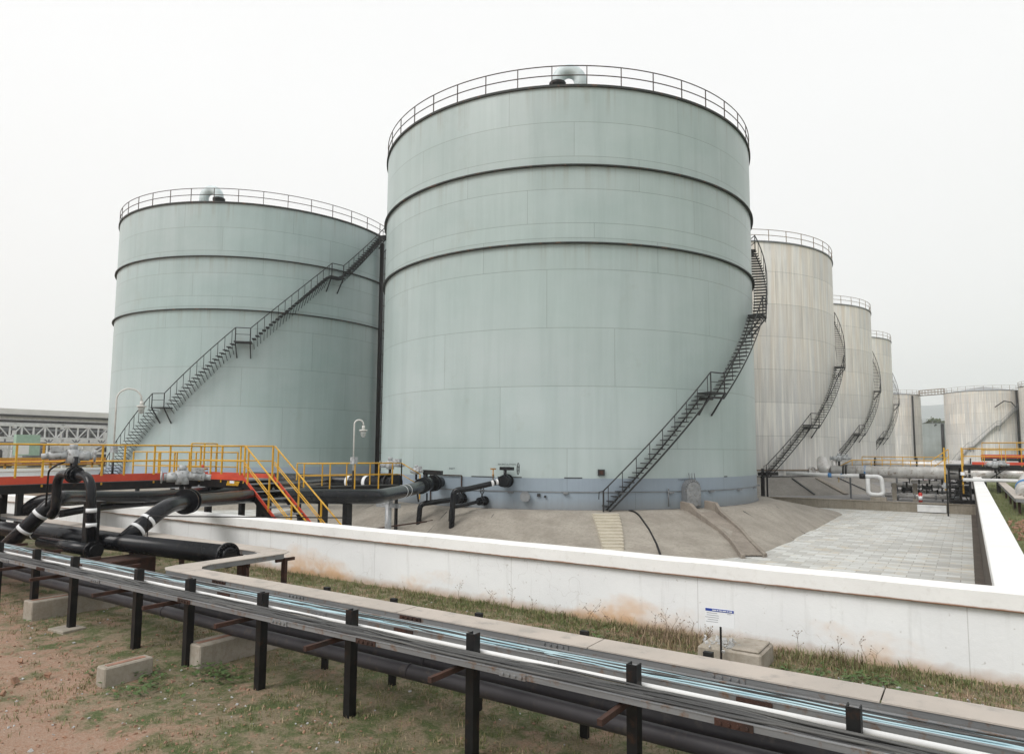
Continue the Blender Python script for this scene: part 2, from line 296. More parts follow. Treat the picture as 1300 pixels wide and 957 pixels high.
# ------------------------------------------------------------------ mesh builder
class MB:
    def __init__(s): s.v = []; s.f = []; s.m = []; s.sm = []
    def add(s, vs, fs, mi=0, smooth=False):
        o = len(s.v); s.v += [tuple(v) for v in vs]
        for f in fs: s.f.append([i + o for i in f]); s.m.append(mi); s.sm.append(smooth)
        return s
    def box(s, c, d, rz=0., mi=0, M=None):
        x, y, z = [k / 2 for k in d]; vs = [Vector((a * x, b_ * y, e * z)) for a in (-1, 1) for b_ in (-1, 1) for e in (-1, 1)]
        Rm = M if M is not None else Matrix.Rotation(rz, 3, 'Z')
        vs = [Rm @ v + Vector(c) for v in vs]
        return s.add(vs, [(0, 1, 3, 2), (4, 6, 7, 5), (0, 4, 5, 1), (2, 3, 7, 6), (0, 2, 6, 4), (1, 5, 7, 3)], mi)
    def span(s, x0, x1, y0, y1, z0, z1, mi=0):
        return s.box(((x0 + x1) / 2, (y0 + y1) / 2, (z0 + z1) / 2), (abs(x1 - x0), abs(y1 - y0), abs(z1 - z0)), 0, mi)
    def bar(s, p, q, w, h=None, mi=0, up=Vector((0, 0, 1))):
        p = Vector(p); q = Vector(q); d = q - p; l = d.length
        if l < 1e-6: return s
        a = d / l; u = up if abs(a.dot(up)) < .98 else Vector((1, 0, 0))
        sd = a.cross(u).normalized(); uu = sd.cross(a)
        M = Matrix((a, sd, uu)).transposed()
        return s.box((p + q) / 2, (l, w, h or w), 0, mi, M)
    def tube(s, pts, r, seg=12, mi=0, caps=True, closed=False, radii=None):
        pts = [Vector(p) for p in pts]; n = len(pts)
        ts = []
        for i in range(n):
            a = pts[(i - 1) % n] if (i > 0 or closed) else pts[i]; b_ = pts[(i + 1) % n] if (i < n - 1 or closed) else pts[i]
            ts.append((b_ - a).normalized())
        ref = Vector((0, 0, 1)) if abs(ts[0].z) < .9 else Vector((1, 0, 0))
        nn = ts[0].cross(ref).normalized(); vs = []
        for i in range(n):
            if i: nn = (nn - ts[i] * nn.dot(ts[i])).normalized()
            bb = ts[i].cross(nn); rr = radii[i] if radii else r
            for k in range(seg):
                a = 2 * PI * k / seg; vs.append(pts[i] + nn * (math.cos(a) * rr) + bb * (math.sin(a) * rr))
        fs = []
        for i in range(n if closed else n - 1):
            j = (i + 1) % n
            for k in range(seg):
                k2 = (k + 1) % seg; fs.append((i * seg + k, i * seg + k2, j * seg + k2, j * seg + k))
        s.add(vs, fs, mi, True)
        if caps and not closed:
            o = len(s.v) - len(vs)
            s.f.append([o + k for k in range(seg)][::-1]); s.m.append(mi); s.sm.append(False)
            s.f.append([o + (n - 1) * seg + k for k in range(seg)]); s.m.append(mi); s.sm.append(False)
        return s
    def cyl(s, p, q, r, seg=20, mi=0, r2=None):
        return s.tube([p, q], r, seg, mi, radii=[r, r2 if r2 is not None else r])
    def annulus(s, c, r0, r1, z0, z1, seg=160, a0=0., a1=2 * PI, mi=0):
        full = abs(a1 - a0 - 2 * PI) < 1e-6; n = seg if full else seg + 1; vs = []
        for i in range(n):
            a = a0 + (a1 - a0) * i / seg; ca, sa = math.cos(a), math.sin(a)
            for r, z in ((r0, z0), (r1, z0), (r1, z1), (r0, z1)): vs.append((c[0] + ca * r, c[1] + sa * r, z))
        fs = []
        for i in range(seg):
            j = (i + 1) % n
            for k in range(4): fs.append((i * 4 + k, j * 4 + k, j * 4 + (k + 1) % 4, i * 4 + (k + 1) % 4))
        if not full: fs += [(3, 2, 1, 0), tuple((n - 1) * 4 + k for k in range(4))]
        return s.add(vs, fs, mi)
    def ball(s, c, r, seg=12, mi=0, sq=(1, 1, 1)):
        vs = []; fs = []; h = seg // 2
        for i in range(h + 1):
            t = PI * i / h
            for k in range(seg):
                a = 2 * PI * k / seg; vs.append((c[0] + r * sq[0] * math.sin(t) * math.cos(a), c[1] + r * sq[1] * math.sin(t) * math.sin(a), c[2] + r * sq[2] * math.cos(t)))
        for i in range(h):
            for k in range(seg): fs.append((i * seg + k, (i + 1) * seg + k, (i + 1) * seg + (k + 1) % seg, i * seg + (k + 1) % seg))
        return s.add(vs, fs, mi, True)
    def torus(s, c, axis, R, r, seg=24, rs=6, mi=0):
        a = Vector(axis).normalized(); u = a.orthogonal().normalized(); w = a.cross(u); c = Vector(c)
        return s.tube([c + u * (R * math.cos(2 * PI * i / seg)) + w * (R * math.sin(2 * PI * i / seg)) for i in range(seg)], r, rs, mi, closed=True)
    def build(s, name, mats, parent=None, origin=None, world=True, bevel=0):
        """vertices are given in world space unless world=False; origin: where the object's own origin goes"""
        me = bpy.data.meshes.new(name)
        base = Vector((0, 0, 0))
        if origin is not None: base = Vector(origin)
        elif parent is not None and world: base = parent.get('_o') and Vector(parent['_o']) or Vector((0, 0, 0))
        me.from_pydata([Vector(v) - base for v in s.v], [], s.f)
        if not isinstance(mats, (list, tuple)): mats = [mats]
        for m in mats: me.materials.append(MAT[m] if isinstance(m, str) else m)
        me.polygons.foreach_set('material_index', s.m); me.polygons.foreach_set('use_smooth', s.sm)
        me.update()
        o = bpy.data.objects.new(name, me); COL.objects.link(o)
        if parent is not None:
            o.parent = parent
            po = Vector(parent.get('_o') or (0, 0, 0))
            o.location = base - po if origin is not None else (0, 0, 0)
        else: o.location = base
        o['_o'] = tuple(base)
        if bevel:
            md = o.modifiers.new('bevel', 'BEVEL'); md.width = bevel; md.segments = 1; md.limit_method = 'ANGLE'
        return o
def fillet(pts, rad, n=7):
    pts = [Vector(p) for p in pts]; out = [pts[0]]
    for i in range(1, len(pts) - 1):
        a, b_, c = pts[i - 1], pts[i], pts[i + 1]; d1 = (a - b_); d2 = (c - b_)
        l = min(rad, d1.length * .48, d2.length * .48); p = b_ + d1.normalized() * l; q = b_ + d2.normalized() * l
        for k in range(n + 1):
            t = k / n; out.append(p * (1 - t) ** 2 + b_ * 2 * t * (1 - t) + q * t * t)
    out.append(pts[-1]); return out
def tag(o, label, cat, group=None):
    o['label'] = label; o['category'] = cat
    if group: o['group'] = group
    return o
def thing(name, label, cat, loc=(0, 0, 0), group=None):
    o = bpy.data.objects.new(name, None); COL.objects.link(o); o.location = loc; o['_o'] = tuple(loc)
    o.empty_display_size = .3
    return tag(o, label, cat, group)
def structure(o): o['kind'] = 'structure'; return o
def stuff(o): o['kind'] = 'stuff'; return o
def inst(o, parent, loc, rz=0., rot=None):
    c = o.copy(); COL.objects.link(c); c.parent = parent; c.location = loc
    c.rotation_euler = rot or (0, 0, rz); return c
def dup_tree(o, delta, parent=None):
    c = o.copy(); COL.objects.link(c); c.parent = parent
    if parent is None: c.location = Vector(o.location) + Vector(delta)
    for ch in o.children: dup_tree(ch, delta, c)
    return c

# ------------------------------------------------------------------ camera and light
cam_d = bpy.data.cameras.new('camera'); cam = bpy.data.objects.new('camera', cam_d); COL.objects.link(cam)
H = 2.72
F_PX, CX, CY, PITCH, ROLL, YAW = 856.2971, 664.7477, 495.7316, .0889, .0054, .5811
fw = Vector((-math.sin(YAW) * math.cos(PITCH), math.cos(YAW) * math.cos(PITCH), math.sin(PITCH)))
rt = Vector((math.cos(YAW), math.sin(YAW), 0)); up = rt.cross(fw)
r2 = rt * math.cos(ROLL) + up * math.sin(ROLL); u2 = up * math.cos(ROLL) - rt * math.sin(ROLL)
cam.matrix_world = Matrix.Translation((0, 0, H)) @ Matrix((r2, u2, -fw)).transposed().to_4x4()
cam_d.sensor_width = 36; cam_d.sensor_fit = 'HORIZONTAL'; cam_d.lens = F_PX / 1300 * 36
cam_d.shift_x = (650 - CX) / 1300; cam_d.shift_y = -(478.5 - CY) / 1300
cam_d.clip_start = .1; cam_d.clip_end = 20000
sc.camera = cam
sc.render.resolution_x = 1024; sc.render.resolution_y = 753

SUN_EL, SUN_AZ = R_(46), R_(256)     # direction the light comes from, measured from +X
sun_dir = Vector((math.cos(SUN_EL) * math.cos(SUN_AZ), math.cos(SUN_EL) * math.sin(SUN_AZ), math.sin(SUN_EL)))
sd = bpy.data.lights.new('sun', 'SUN'); sd.energy = 1.65; sd.angle = R_(28); sd.color = (1, .965, .92)
so = bpy.data.objects.new('sun', sd); COL.objects.link(so); so.rotation_euler = (-sun_dir).to_track_quat('-Z', 'Y').to_euler()
w = bpy.data.worlds.new('World'); sc.world = w; w.use_nodes = True; nt = w.node_tree
bg = nt.nodes['Background']; sky = N(nt, 'ShaderNodeTexSky'); sky.sky_type = 'NISHITA'; sky.sun_disc = False
sky.sun_elevation = SUN_EL; sky.sun_rotation = PI / 2 - SUN_AZ
sky.air_density = 1.0; sky.dust_density = 4.0
hs = N(nt, 'ShaderNodeHueSaturation'); hs.inputs['Saturation'].default_value = .12; L(nt, sky.outputs[0], hs.inputs['Color'])
tc = N(nt, 'ShaderNodeTexCoord'); sp = N(nt, 'ShaderNodeSeparateXYZ'); L(nt, tc.outputs['Generated'], sp.inputs[0])
mp = N(nt, 'ShaderNodeMapping'); mp.inputs['Scale'].default_value = (1, 1, 2.5); L(nt, tc.outputs['Generated'], mp.inputs['Vector'])
cl = noise_(nt, mp.outputs[0], 1.6, 5, .5)
ov = mixc(nt, ramp(nt, sp.outputs[2], 0., .45), (7.6, 7.55, 7.35), (8.75, 8.75, 8.72))       # overcast veil, brighter overhead
ov = mixc(nt, ramp(nt, cl, .35, .65, 0, .6), ov, (8.45, 8.45, 8.43))
L(nt, mixc(nt, .88, hs.outputs[0], ov), bg.inputs['Color']); bg.inputs['Strength'].default_value = .1
sc.view_settings.view_transform = 'Standard'; sc.view_settings.look = 'None'; sc.view_settings.gamma = 1; sc.view_settings.exposure = .36
sc.render.engine = 'CYCLES'

# ------------------------------------------------------------------ ground
def grid_sheet(name, x0, x1, y0, y1, step, mat, hf):
    nx = max(1, int((x1 - x0) / step)); ny = max(1, int((y1 - y0) / step)); mb = MB(); vs = []; fs = []
    for j in range(ny + 1):
        for i in range(nx + 1):
            x = x0 + (x1 - x0) * i / nx; y = y0 + (y1 - y0) * j / ny; vs.append((x, y, hf(x, y)))
    for j in range(ny):
        for i in range(nx): a = j * (nx + 1) + i; fs.append((a, a + 1, a + nx + 2, a + nx + 1))
    mb.add(vs, fs, 0, True); return mb
BX0, BX1, BY0, BY1 = -62.2, .45, 10.1, 182.
def gh(x, y):
    e = min(x + 24, 6 - x, y + 4, 9.9 - y)
    if e <= 0: return 0.
    k = min(1, e / .8)
    return k * (.05 * noise.noise(Vector((x * .6, y * .6, 0))) + .02 * noise.noise(Vector((x * 2.7, y * 2.7, 3))) - .01)
g = grid_sheet('g', -24, 6, -4, 9.9, .16, 'ground', gh)
FAR = 2750
def q(x0, x1, y0, y1, z=0.):
    y0, y1 = max(y0, -800), (3900 if y1 == FAR else y1)
    g.add([(x0, y0, z), (x1, y0, z), (x1, y1, z), (x0, y1, z)], [(0, 1, 2, 3)])
q(-FAR, FAR, -FAR, -4); q(-FAR, -24, -4, 9.9); q(6, FAR, -4, 9.9); q(-24, 6, 9.9, BY0)
q(-FAR, -24, 9.9, BY0); q(6, FAR, 9.9, BY0)
q(-FAR, BX0, BY0, BY1); q(BX1, FAR, BY0, BY1); q(-FAR, FAR, BY1, FAR)
structure(g.build('ground', 'ground'))
FLOOR, TERR = -1.48, -.85
p_ = MB(); p_.add([(BX0, BY0, FLOOR), (BX1, BY0, FLOOR), (BX1, 56.3, FLOOR), (BX0, 56.3, FLOOR)], [(0, 1, 2, 3)])
structure(p_.build('paved_floor', 'paving'))
p_ = MB(); p_.span(0.0, .268, 10.3, 55.8, FLOOR + .002, FLOOR + .02); structure(p_.build('drain_strip', 'wall_in'))
p_ = MB(); p_.add([(BX0, 56.25, TERR), (BX1, 56.25, TERR), (BX1, BY1, TERR), (BX0, BY1, TERR)], [(0, 1, 2, 3)])
p_.add([(BX0, BY1, TERR), (BX1, BY1, TERR), (BX1, BY1, 0), (BX0, BY1, 0)], [(0, 1, 2, 3)])
structure(p_.build('terrace_floor', 'terrace'))

# ------------------------------------------------------------------ bund walls
def bund(name, label, x0, x1, y0, y1, cx0, cx1, cy0, cy1, outer_first):
    t = thing('bund_wall', label, 'wall', ((x0 + x1) / 2, (y0 + y1) / 2, FLOOR))
    m = MB(); m.span(x0, x1, y0, y1, FLOOR, .868)
    # inside faces bare concrete
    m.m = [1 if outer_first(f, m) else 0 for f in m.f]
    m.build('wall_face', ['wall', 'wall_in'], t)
    c = MB()
    if cx1 - cx0 > cy1 - cy0:
        n = max(1, int((cx1 - cx0) / 3.0)); L_ = cx1 - cx0
        nn = 24 * n; ys = []
        vs = []
        for i in range(nn + 1):
            x = cx0 + L_ * i / nn; w1 = .006 * noise.noise(Vector((x * 1.1, 3, 0))); w2 = .008 * noise.noise(Vector((x * 1.4, 9, 0)))
            vs += [(x, cy0 + w1, .870 + w2), (x, cy1 + w2, .870 + w2), (x, cy1 + w2, 1.09 + w1), (x, cy0 + w1, 1.09 + w1)]
        fs = [tuple((i * 4 + k, (i + 1) * 4 + k, (i + 1) * 4 + (k + 1) % 4, i * 4 + (k + 1) % 4)) for i in range(nn) for k in range(4)]
        fs = [f[::-1] for f in fs] + [(0, 1, 2, 3), tuple(nn * 4 + k for k in (3, 2, 1, 0))]
        c.add(vs, fs)
    else: c.span(cx0, cx1, cy0, cy1, .870, 1.09)
    c.build('coping', 'coping', t, bevel=.012)
    return t
def face_normal(m, f):
    a, b_, c_ = [Vector(m.v[i]) for i in f[:3]]; return (b_ - a).cross(c_ - a).normalized()
def cen(m, f): return sum((Vector(m.v[i]) for i in f), Vector()) / len(f)
bund('front', 'long white bund wall with coping crossing the foreground before the green tanks', -62.2, .62, 9.98, 10.22, -62.3, .69, 9.90, 10.32, lambda f, m: cen(m, f).y > 10.2)
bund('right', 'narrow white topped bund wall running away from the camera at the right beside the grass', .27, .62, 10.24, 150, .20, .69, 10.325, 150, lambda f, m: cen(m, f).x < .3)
bund('left', 'distant white bund wall seen behind the yellow walkway railing at far left', -62.2, -61.9, 10.24, 120, -62.3, -61.8, 10.325, 120, lambda f, m: False)
# low retaining wall (kerb) between paved floor and terrace
t = thing('retaining_wall', 'low stained concrete retaining wall along the far edge of the pale paved floor', 'retaining wall', (-8, 56, FLOOR))
m = MB(); m.span(-30, .26, 55.85, 56.2, FLOOR, -.86); m.build('wall_face', 'kerb_conc', t)
m = MB(); m.span(-30, .265, 55.80, 56.26, -.858, -.79); m.build('coping', 'kerb_conc', t, bevel=.01)
m = MB(); m.box((-2.3, 55.72, -1.17), (1.75, .12, .5)); m.box((-2.3, 55.66, -1.0), (1.7, .05, .06), 0, 0)
tag(m.build('concrete_block', 'white_steel'), 'whitish rectangular block set against the low retaining wall near the fire extinguisher', 'block')

# ------------------------------------------------------------------ mounds
def toe(az_deg, half=15.7, rmax=20.3):
    a = R_(az_deg); k = half / max(abs(math.cos(a)), abs(math.sin(a))); return k if k < 18.2 else 18.2 + (rmax - 18.2) * (1 - math.exp(-(k - 18.2) / (rmax - 18.2)))
def mound(cx, cy, r0, r1, z0, z1, mat, name='tank_mound', square=False):
    m = MB(); seg = 160; vs = []; fs = []; rings = [(0, z0), (r0 - .35, z0), (r0, z0 - .03), (r0 + .35, z0 - .14), (r0 + .35 + (r1 - r0 - .35) * .5, z0 + (z1 - z0) * .56), (r1, z1), (r1 + .3, z1 - .06)]
    for ri, (r_base, z) in enumerate(rings):
        for i in range(seg):
            a = 2 * PI * i / seg; r = r_base
            if square and ri >= 4: r = {4: r0 + .35 + (toe(math.degrees(a)) - r0 - .35) * .52, 5: toe(math.degrees(a)), 6: toe(math.degrees(a)) + .3}[ri]
            k = .05 * noise.noise(Vector((math.cos(a) * r * .4, math.sin(a) * r * .4, cx)))
            vs.append((cx + r * math.cos(a), cy + r * math.sin(a), z + (k if r > r0 else 0)))
    for j in range(len(rings) - 1):
        for i in range(seg): i2 = (i + 1) % seg; fs.append((j * seg + i, j * seg + i2, (j + 1) * seg + i2, (j + 1) * seg + i))
    m.add(vs, fs, 0, True); return structure(m.build(name, mat))
def mz(az_deg, r):
    r1 = toe(az_deg); t = min(1, max(0, (r - 13.7) / (r1 - 13.7))); return MZ - .14 + (FLOOR - MZ + .14) * (t * .56 / .52 if t < .52 else .56 + (t - .52) * .44 / .48)
MX, MY, MZ = -22.95, 40.2, -.20
LX, LY = -55.18, 39.36
mound(MX, MY, 13.35, 16.5, MZ, FLOOR, 'mound', square=True)
mound(LX, LY, 13.35, 16.5, MZ, FLOOR, 'mound')
SX = [(-22.92, 71.8), (-22.72, 102.7), (-22.7, 132.2)]
for x, y in SX: mound(x, y, 13.3, 16.6, .52, TERR, 'mound_grey')

# ------------------------------------------------------------------ tanks
RT = 12.3
def cylp(cx, cy, r, az, z): a = R_(az); return Vector((cx + r * math.cos(a), cy + r * math.sin(a), z))
def text_mesh(body, size):
    cu = bpy.data.curves.new('txt', 'FONT'); cu.body = body; cu.size = size; cu.align_x = 'CENTER'; cu.align_y = 'CENTER'
    o = bpy.data.objects.new('txt', cu); COL.objects.link(o); bpy.context.view_layer.update()
    me = bpy.data.meshes.new_from_object(o.evaluated_get(bpy.context.evaluated_depsgraph_get()))
    vs = [tuple(v.co) for v in me.vertices]; fs = [tuple(p.vertices) for p in me.polygons]
    bpy.data.objects.remove(o); bpy.data.curves.remove(cu); bpy.data.meshes.remove(me); return vs, fs
def lettering(body, size, cx, cy, r, az, z, parent, name='lettering'):
    m = MB()
    for i, ln in enumerate(body.split('\n')):
        vs, fs = text_mesh(ln, size)
        m.add([cylp(cx, cy, r, az + math.degrees(v[0] / r), z + v[1] - i * size * 1.05) for v in vs], fs)
    m.build(name, 'stencil', parent)

def make_tank(label, cx, cy, z0, z1, R, shell, rings=(), stair=None, rail='rail_steel', group=None, posts=42, seg=192, stair_mat='stair_steel', vent=None, name='storage_tank', roofmat='roof', ladder=None, girder='girder', detail=True, roof_h=.9):
    t = thing(name, label, 'storage tank', (cx, cy, z0), group)
    m = MB(); vs = []; fs = []
    for z in (z0 - .05, z1):
        for i in range(seg): a = 2 * PI * i / seg; vs.append((cx + R * math.cos(a), cy + R * math.sin(a), z))
    for i in range(seg): i2 = (i + 1) % seg; fs.append((i, i2, seg + i2, seg + i))
    m.add(vs, fs, 0, True); m.build('shell', shell, t)
    m = MB(); vs = [(cx + (R + .02) * math.cos(2 * PI * i / seg), cy + (R + .02) * math.sin(2 * PI * i / seg), z1) for i in range(seg)] + [(cx, cy, z1 + roof_h)]
    m.add(vs, [(i, (i + 1) % seg, seg) for i in range(seg)], 0, True); m.build('roof', roofmat, t)
    m = MB(); m.annulus((cx, cy), R + .003, R + .10, z1 - .09, z1 + .03, seg); m.build('top_angle', girder, t)
    for z in rings:
        m = MB(); m.annulus((cx, cy), R + .003, R + .17, z - .035, z + .03, seg); m.build('wind_girder', girder, t)
    # base chime
    m = MB(); m.annulus((cx, cy), R + .003, R + .09, z0 - .02, z0 + .03, seg); m.build('base_plate', 'grey_steel', t)
    # guard rail
    gr = MB()
    for h in (1.08, .56):
        gr.tube([(cx + (R + .02) * math.cos(2 * PI * i / seg), cy + (R + .02) * math.sin(2 * PI * i / seg), z1 + h) for i in range(seg)], .028, 6, closed=True)
    g_ = gr.build('guard_rail', rail, t)
    pm = MB(); pm.box((0, 0, .54), (.045, .045, 1.08)); p0 = pm.build('post', rail, g_, world=False)
    off = 37.9 % (360 / posts)
    for i in range(posts):
        a = R_(-off + i * 360 / posts); loc = ((R + .02) * math.cos(a), (R + .02) * math.sin(a), z1 - z0)
        if i == 0: p0.location = loc; p0.rotation_euler = (0, 0, a)
        else: inst(p0, g_, loc, a)
    if stair:
        az0, landings, sgn, tz, mt = stair
        s_ = thing('staircase', '', '', (0, 0, 0)); 
        for k in ('label', 'category'): del s_[k]
        s_.parent = t; s_.location = (0, 0, 0); s_['_o'] = (cx, cy, z0)
        deg_m = math.degrees(1 / 12.9) * (1 if R > 11 else 12.9 / (R + .6)); rise = .235
        # path of (az, z)
        path = [(az0, z0)]; az, z = az0, z0; treads = []
        for lz in list(landings) + [tz]:
            n = round((lz - z) / rise); rs = (lz - z) / n
            for k in range(1, n): treads.append((az + sgn * deg_m * rs * k, z + rs * k))
            az += sgn * deg_m * (lz - z); z = lz; path.append((az, z))
            if lz != tz or True:
                path.append((az + sgn * 4.6, z)); az += sgn * 4.6
        tm = MB()
        tm.box((.49, 0, 0), (.80, .29, .045))
        if not mt: tm.bar((.86, 0, -.02), (.03, 0, -.72 if detail else -.5), .03)
        tp = tm.build('tread', stair_mat, s_, world=False)
        first = True
        for a, zz in treads[:100]:
            ar = R_(a); loc = (R * math.cos(ar), R * math.sin(ar), zz - z0)
            if first: tp.location = loc; tp.rotation_euler = (0, 0, ar); first = False
            else: inst(tp, s_, loc, ar)
        for i in range(1, len(path) - 1, 2):
            a_, zz = path[i]; b_ = path[i + 1][0]
            lm = MB(); lo, hi = sorted((a_, b_)); lm.annulus((cx, cy), R + .05, R + .92, zz - .1, zz - .02, 6, R_(lo - .5), R_(hi + .5))
            for e in (lo, hi):
                lm.bar(cylp(cx, cy, R + .9, e, zz - .08), cylp(cx, cy, R + .02, e, zz - 1.2), .07)
                lm.bar(cylp(cx, cy, R + .9, e, zz - .08), cylp(cx, cy, R + .9, e, zz + 1.0), .055)
            lm.bar(cylp(cx, cy, R + .9, lo, zz + .5), cylp(cx, cy, R + .9, hi, zz + .5), .035)
            lm.build('landing', stair_mat, s_)
        hp = []
        for i in range(len(path) - 1):
            (a0, za), (a1, zb) = path[i], path[i + 1]; n = max(2, int(abs(a1 - a0) / 1.5))
            for k in range(n): hp.append((a0 + (a1 - a0) * k / n, za + (zb - za) * k / n))
        hp.append(path[-1])
        hm = MB(); hm.tube([cylp(cx, cy, R + .9, a, z_ + 1.0) for a, z_ in hp], .034, 6)
        hm.tube([cylp(cx, cy, R + .9, path[0][0], z0 + 1.0), cylp(cx, cy, R + .9, path[0][0] - sgn * .9, z0 + .95), cylp(cx, cy, R + .9, path[0][0] - sgn * 1.0, z0 + .6)], .024, 6)
        for a, zz in treads[::(2 if not mt else 3)]: hm.bar(cylp(cx, cy, R + .9, a, zz), cylp(cx, cy, R + .9, a, zz + 1.0), .03)
        hm.bar(cylp(cx, cy, R + .9, path[0][0], z0), cylp(cx, cy, R + .9, path[0][0], z0 + 1.), .06)
        hm.build('handrail', stair_mat, s_)
        if mt:
            for rr in (.12, .86):
                sm = MB(); vs = []; fs = []
                for a_, z_ in hp:
                    for dr, dz_ in ((-.01, -.34), (.01, -.34), (.01, -.22), (-.01, -.22)): vs.append(cylp(cx, cy, R + rr + dr, a_, z_ - .03 + dz_))
                for i in range(len(hp) - 1):
                    for k in range(4): fs.append((i * 4 + k, (i + 1) * 4 + k, (i + 1) * 4 + (k + 1) % 4, i * 4 + (k + 1) % 4))
                sm.add(vs, fs); sm.build('stringer', stair_mat, s_)
    if vent:
        az, r = vent[:2]; a = R_(az); flip = vent[2]; c = cylp(cx, cy, r, az, z1 + .55); tang = Vector((-math.sin(a), math.cos(a), 0)) * flip
        vm = MB(); rr = .36; Rb = .62
        pts = [c + Vector((0, 0, -.85))] + [c + tang * (Rb - Rb * math.cos(PI * k / 10)) + Vector((0, 0, .12 + Rb * math.sin(PI * k / 10))) for k in range(11)] + [c + tang * 2 * Rb + Vector((0, 0, .0))]
        vm.tube(pts, rr, 20); v_ = vm.build('roof_vent', 'vent', t)
        fm = MB(); fm.cyl(c + tang * 2 * Rb + Vector((0, 0, .04)), c + tang * 2 * Rb + Vector((0, 0, -.16)), .46, 20); fm.build('vent_cowl', 'black_steel', v_)
    return t

tm_ = make_tank('largest pale green tank, in the centre, with a spiral stair at its right', MX, MY, MZ, 21.85, RT, 'shell_green', (17.5, 13.37), (-52.3, (5.85, 10.87, 16.77), 1, 21.8, True), 'rail_steel', vent=(-56.2, 11.4, -1), seg=256, group='green storage tanks')
tl_ = make_tank('pale green tank at the left crossed by a dark stair climbing rightwards', LX, LY, MZ, 21.85, RT - .06, 'shell_green_b', (17.53, 13.39), (-98.4, (5.85, 10.87, 16.77), 1, 21.8, False), 'rail_steel', vent=(-61.3, 11.3, 1), seg=224, group='green storage tanks')
slab = ['nearest silver grey tank directly right of the big green tank', 'second silver grey tank in the receding row at the right', 'third and farthest of the tall silver grey tanks in the receding row']
for (x, y), lb in zip(SX, slab):
    make_tank(lb, x, y, .57, 21.98, RT, 'shell_silver', (), (-52.2, (5.22, 11.1, 16.7), 1, 21.9, True), 'rust_rail', group='silver grey storage tanks', seg=160, stair_mat='stair_steel', roofmat='galv', girder='grey_steel')

# seam stiffener line and gussets on green tank bases
for T, cx, cy, R0 in ((tm_, MX, MY, RT), (tl_, LX, LY, RT - .06)):
    m = MB(); m.annulus((cx, cy), R0 + .003, R0 + .035, .66, .70, 224); m.build('base_stiffener', 'grey_steel', T)
    for i in range(28):
        a = i * 360 / 28 + 4; m = MB(); c = cylp(cx, cy, R0 + .09, a, .64); m.box(c, (.16, .26, .09), R_(a)); m.build('earthing_lug', 'grey_steel', T)
# fittings on the big tank
def flange(mb, c, d, r, t=.07, bolts=12, mi=0):
    c = Vector(c); d = Vector(d).normalized(); mb.cyl(c - d * t / 2, c + d * t / 2, r, 28, mi)
    u = d.orthogonal().normalized(); w_ = d.cross(u)
    for i in range(bolts):
        a = 2 * PI * i / bolts; p = c + u * (r * .86 * math.cos(a)) + w_ * (r * .86 * math.sin(a)); mb.cyl(p - d * (t / 2 + .03), p + d * (t / 2 + .03), .018, 6, mi)
def handwheel(c, axis, r, parent, mat='black_steel', name='handwheel'):
    m = MB(); m.torus(c, axis, r, .02, 20, 6); a = Vector(axis).normalized(); u = a.orthogonal().normalized(); w_ = a.cross(u); c = Vector(c)
    m.bar(c - u * r, c + u * r, .02); m.bar(c - w_ * r, c + w_ * r, .02); return m.build(name, mat, parent)
def radial(cx, cy, az): return Vector((math.cos(R_(az)), math.sin(R_(az)), 0))
m = MB(); d = radial(MX, MY, -69.5); c = cylp(MX, MY, RT, -69.5, .44); m.cyl(c, c + d * .22, .16, 20); flange(m, c + d * .25, d, .26, .07, 10); m.build('blind_nozzle', 'grey_steel', tm_)
m = MB(); c = cylp(MX, MY, RT + .05, -66.5, .52); m.box(c, (.1, .16, .14), R_(-66.5)); c = cylp(MX, MY, RT + .05, -65, .45); m.box(c, (.1, .1, .1), R_(-65)); m.build('earthing_boss', 'stair_steel', tm_)
m = MB(); c = cylp(MX, MY, RT + .05, -52, 1.66); m.box(c, (.10, .34, .30), R_(-52)); o = m.build('gauge_box', 'stair_steel', tm_)
m = MB(); c = cylp(MX, MY, RT + .105, -52, 1.66); m.box(c, (.012, .2, .18), R_(-52)); m.build('gauge_face', 'rust', o)
# clean out door
dm = MB(); az = -28.9; out = []
for i in range(13): a = PI * i / 12; out.append((.52 * math.cos(a), .78 + .52 * math.sin(a) - .3))
out = [(.52, -.42)] + out + [(-.52, -.42)]
def door_prism(mb, prof, r0, r1, mi=0, s=1.):
    n = len(prof); vs = []
    for r in (r0, r1):
        for u, v in prof: vs.append(cylp(MX, MY, RT + r, az + math.degrees(u * s / RT), .30 + v * s))
    mb.add(vs, [tuple(range(n))[::-1], tuple(range(n, 2 * n))] + [(i, (i + 1) % n, n + (i + 1) % n, n + i) for i in range(n)], mi)
door_prism(dm, out, 0, .3); dr = dm.build('cleanout_door', 'grey_steel', tm_)
dm = MB(); door_prism(dm, out, .302, .36, 0, .86)
for i in range(1, 14, 1): dm.ball(cylp(MX, MY, RT + .33, az + math.degrees(out[i][0] * .93 / RT), .30 + out[i][1] * .93), .035, 6)
dm.build('door_plate', 'galv', dr)
dm = MB(); dm.cyl(cylp(MX, MY, RT + .22, az, 1.3), cylp(MX, MY, RT + .22, az - .0, 1.62), .02, 6); dm.bar(cylp(MX, MY, RT + .2, az - .6, 1.2), cylp(MX, MY, RT + .2, az - .9, 1.62), .03); dm.bar(cylp(MX, MY, RT + .2, az + 1.1, 1.2), cylp(MX, MY, RT + .2, az + .8, 1.62), .03); dm.build('davit', 'grey_steel', dr)
dm = MB(); dm.cyl(cylp(MX, MY, RT + .12, -35.4, -.05), cylp(MX, MY, RT + .12, -35.4, .78), .035, 8); dm.ball(cylp(MX, MY, RT + .12, -35.4, .80), .05, 8); dm.build('earthing_pipe', 'grey_steel', tm_)
lettering('INLET', .15, MX, MY, RT + .006, -89.4, 1.76, tm_)
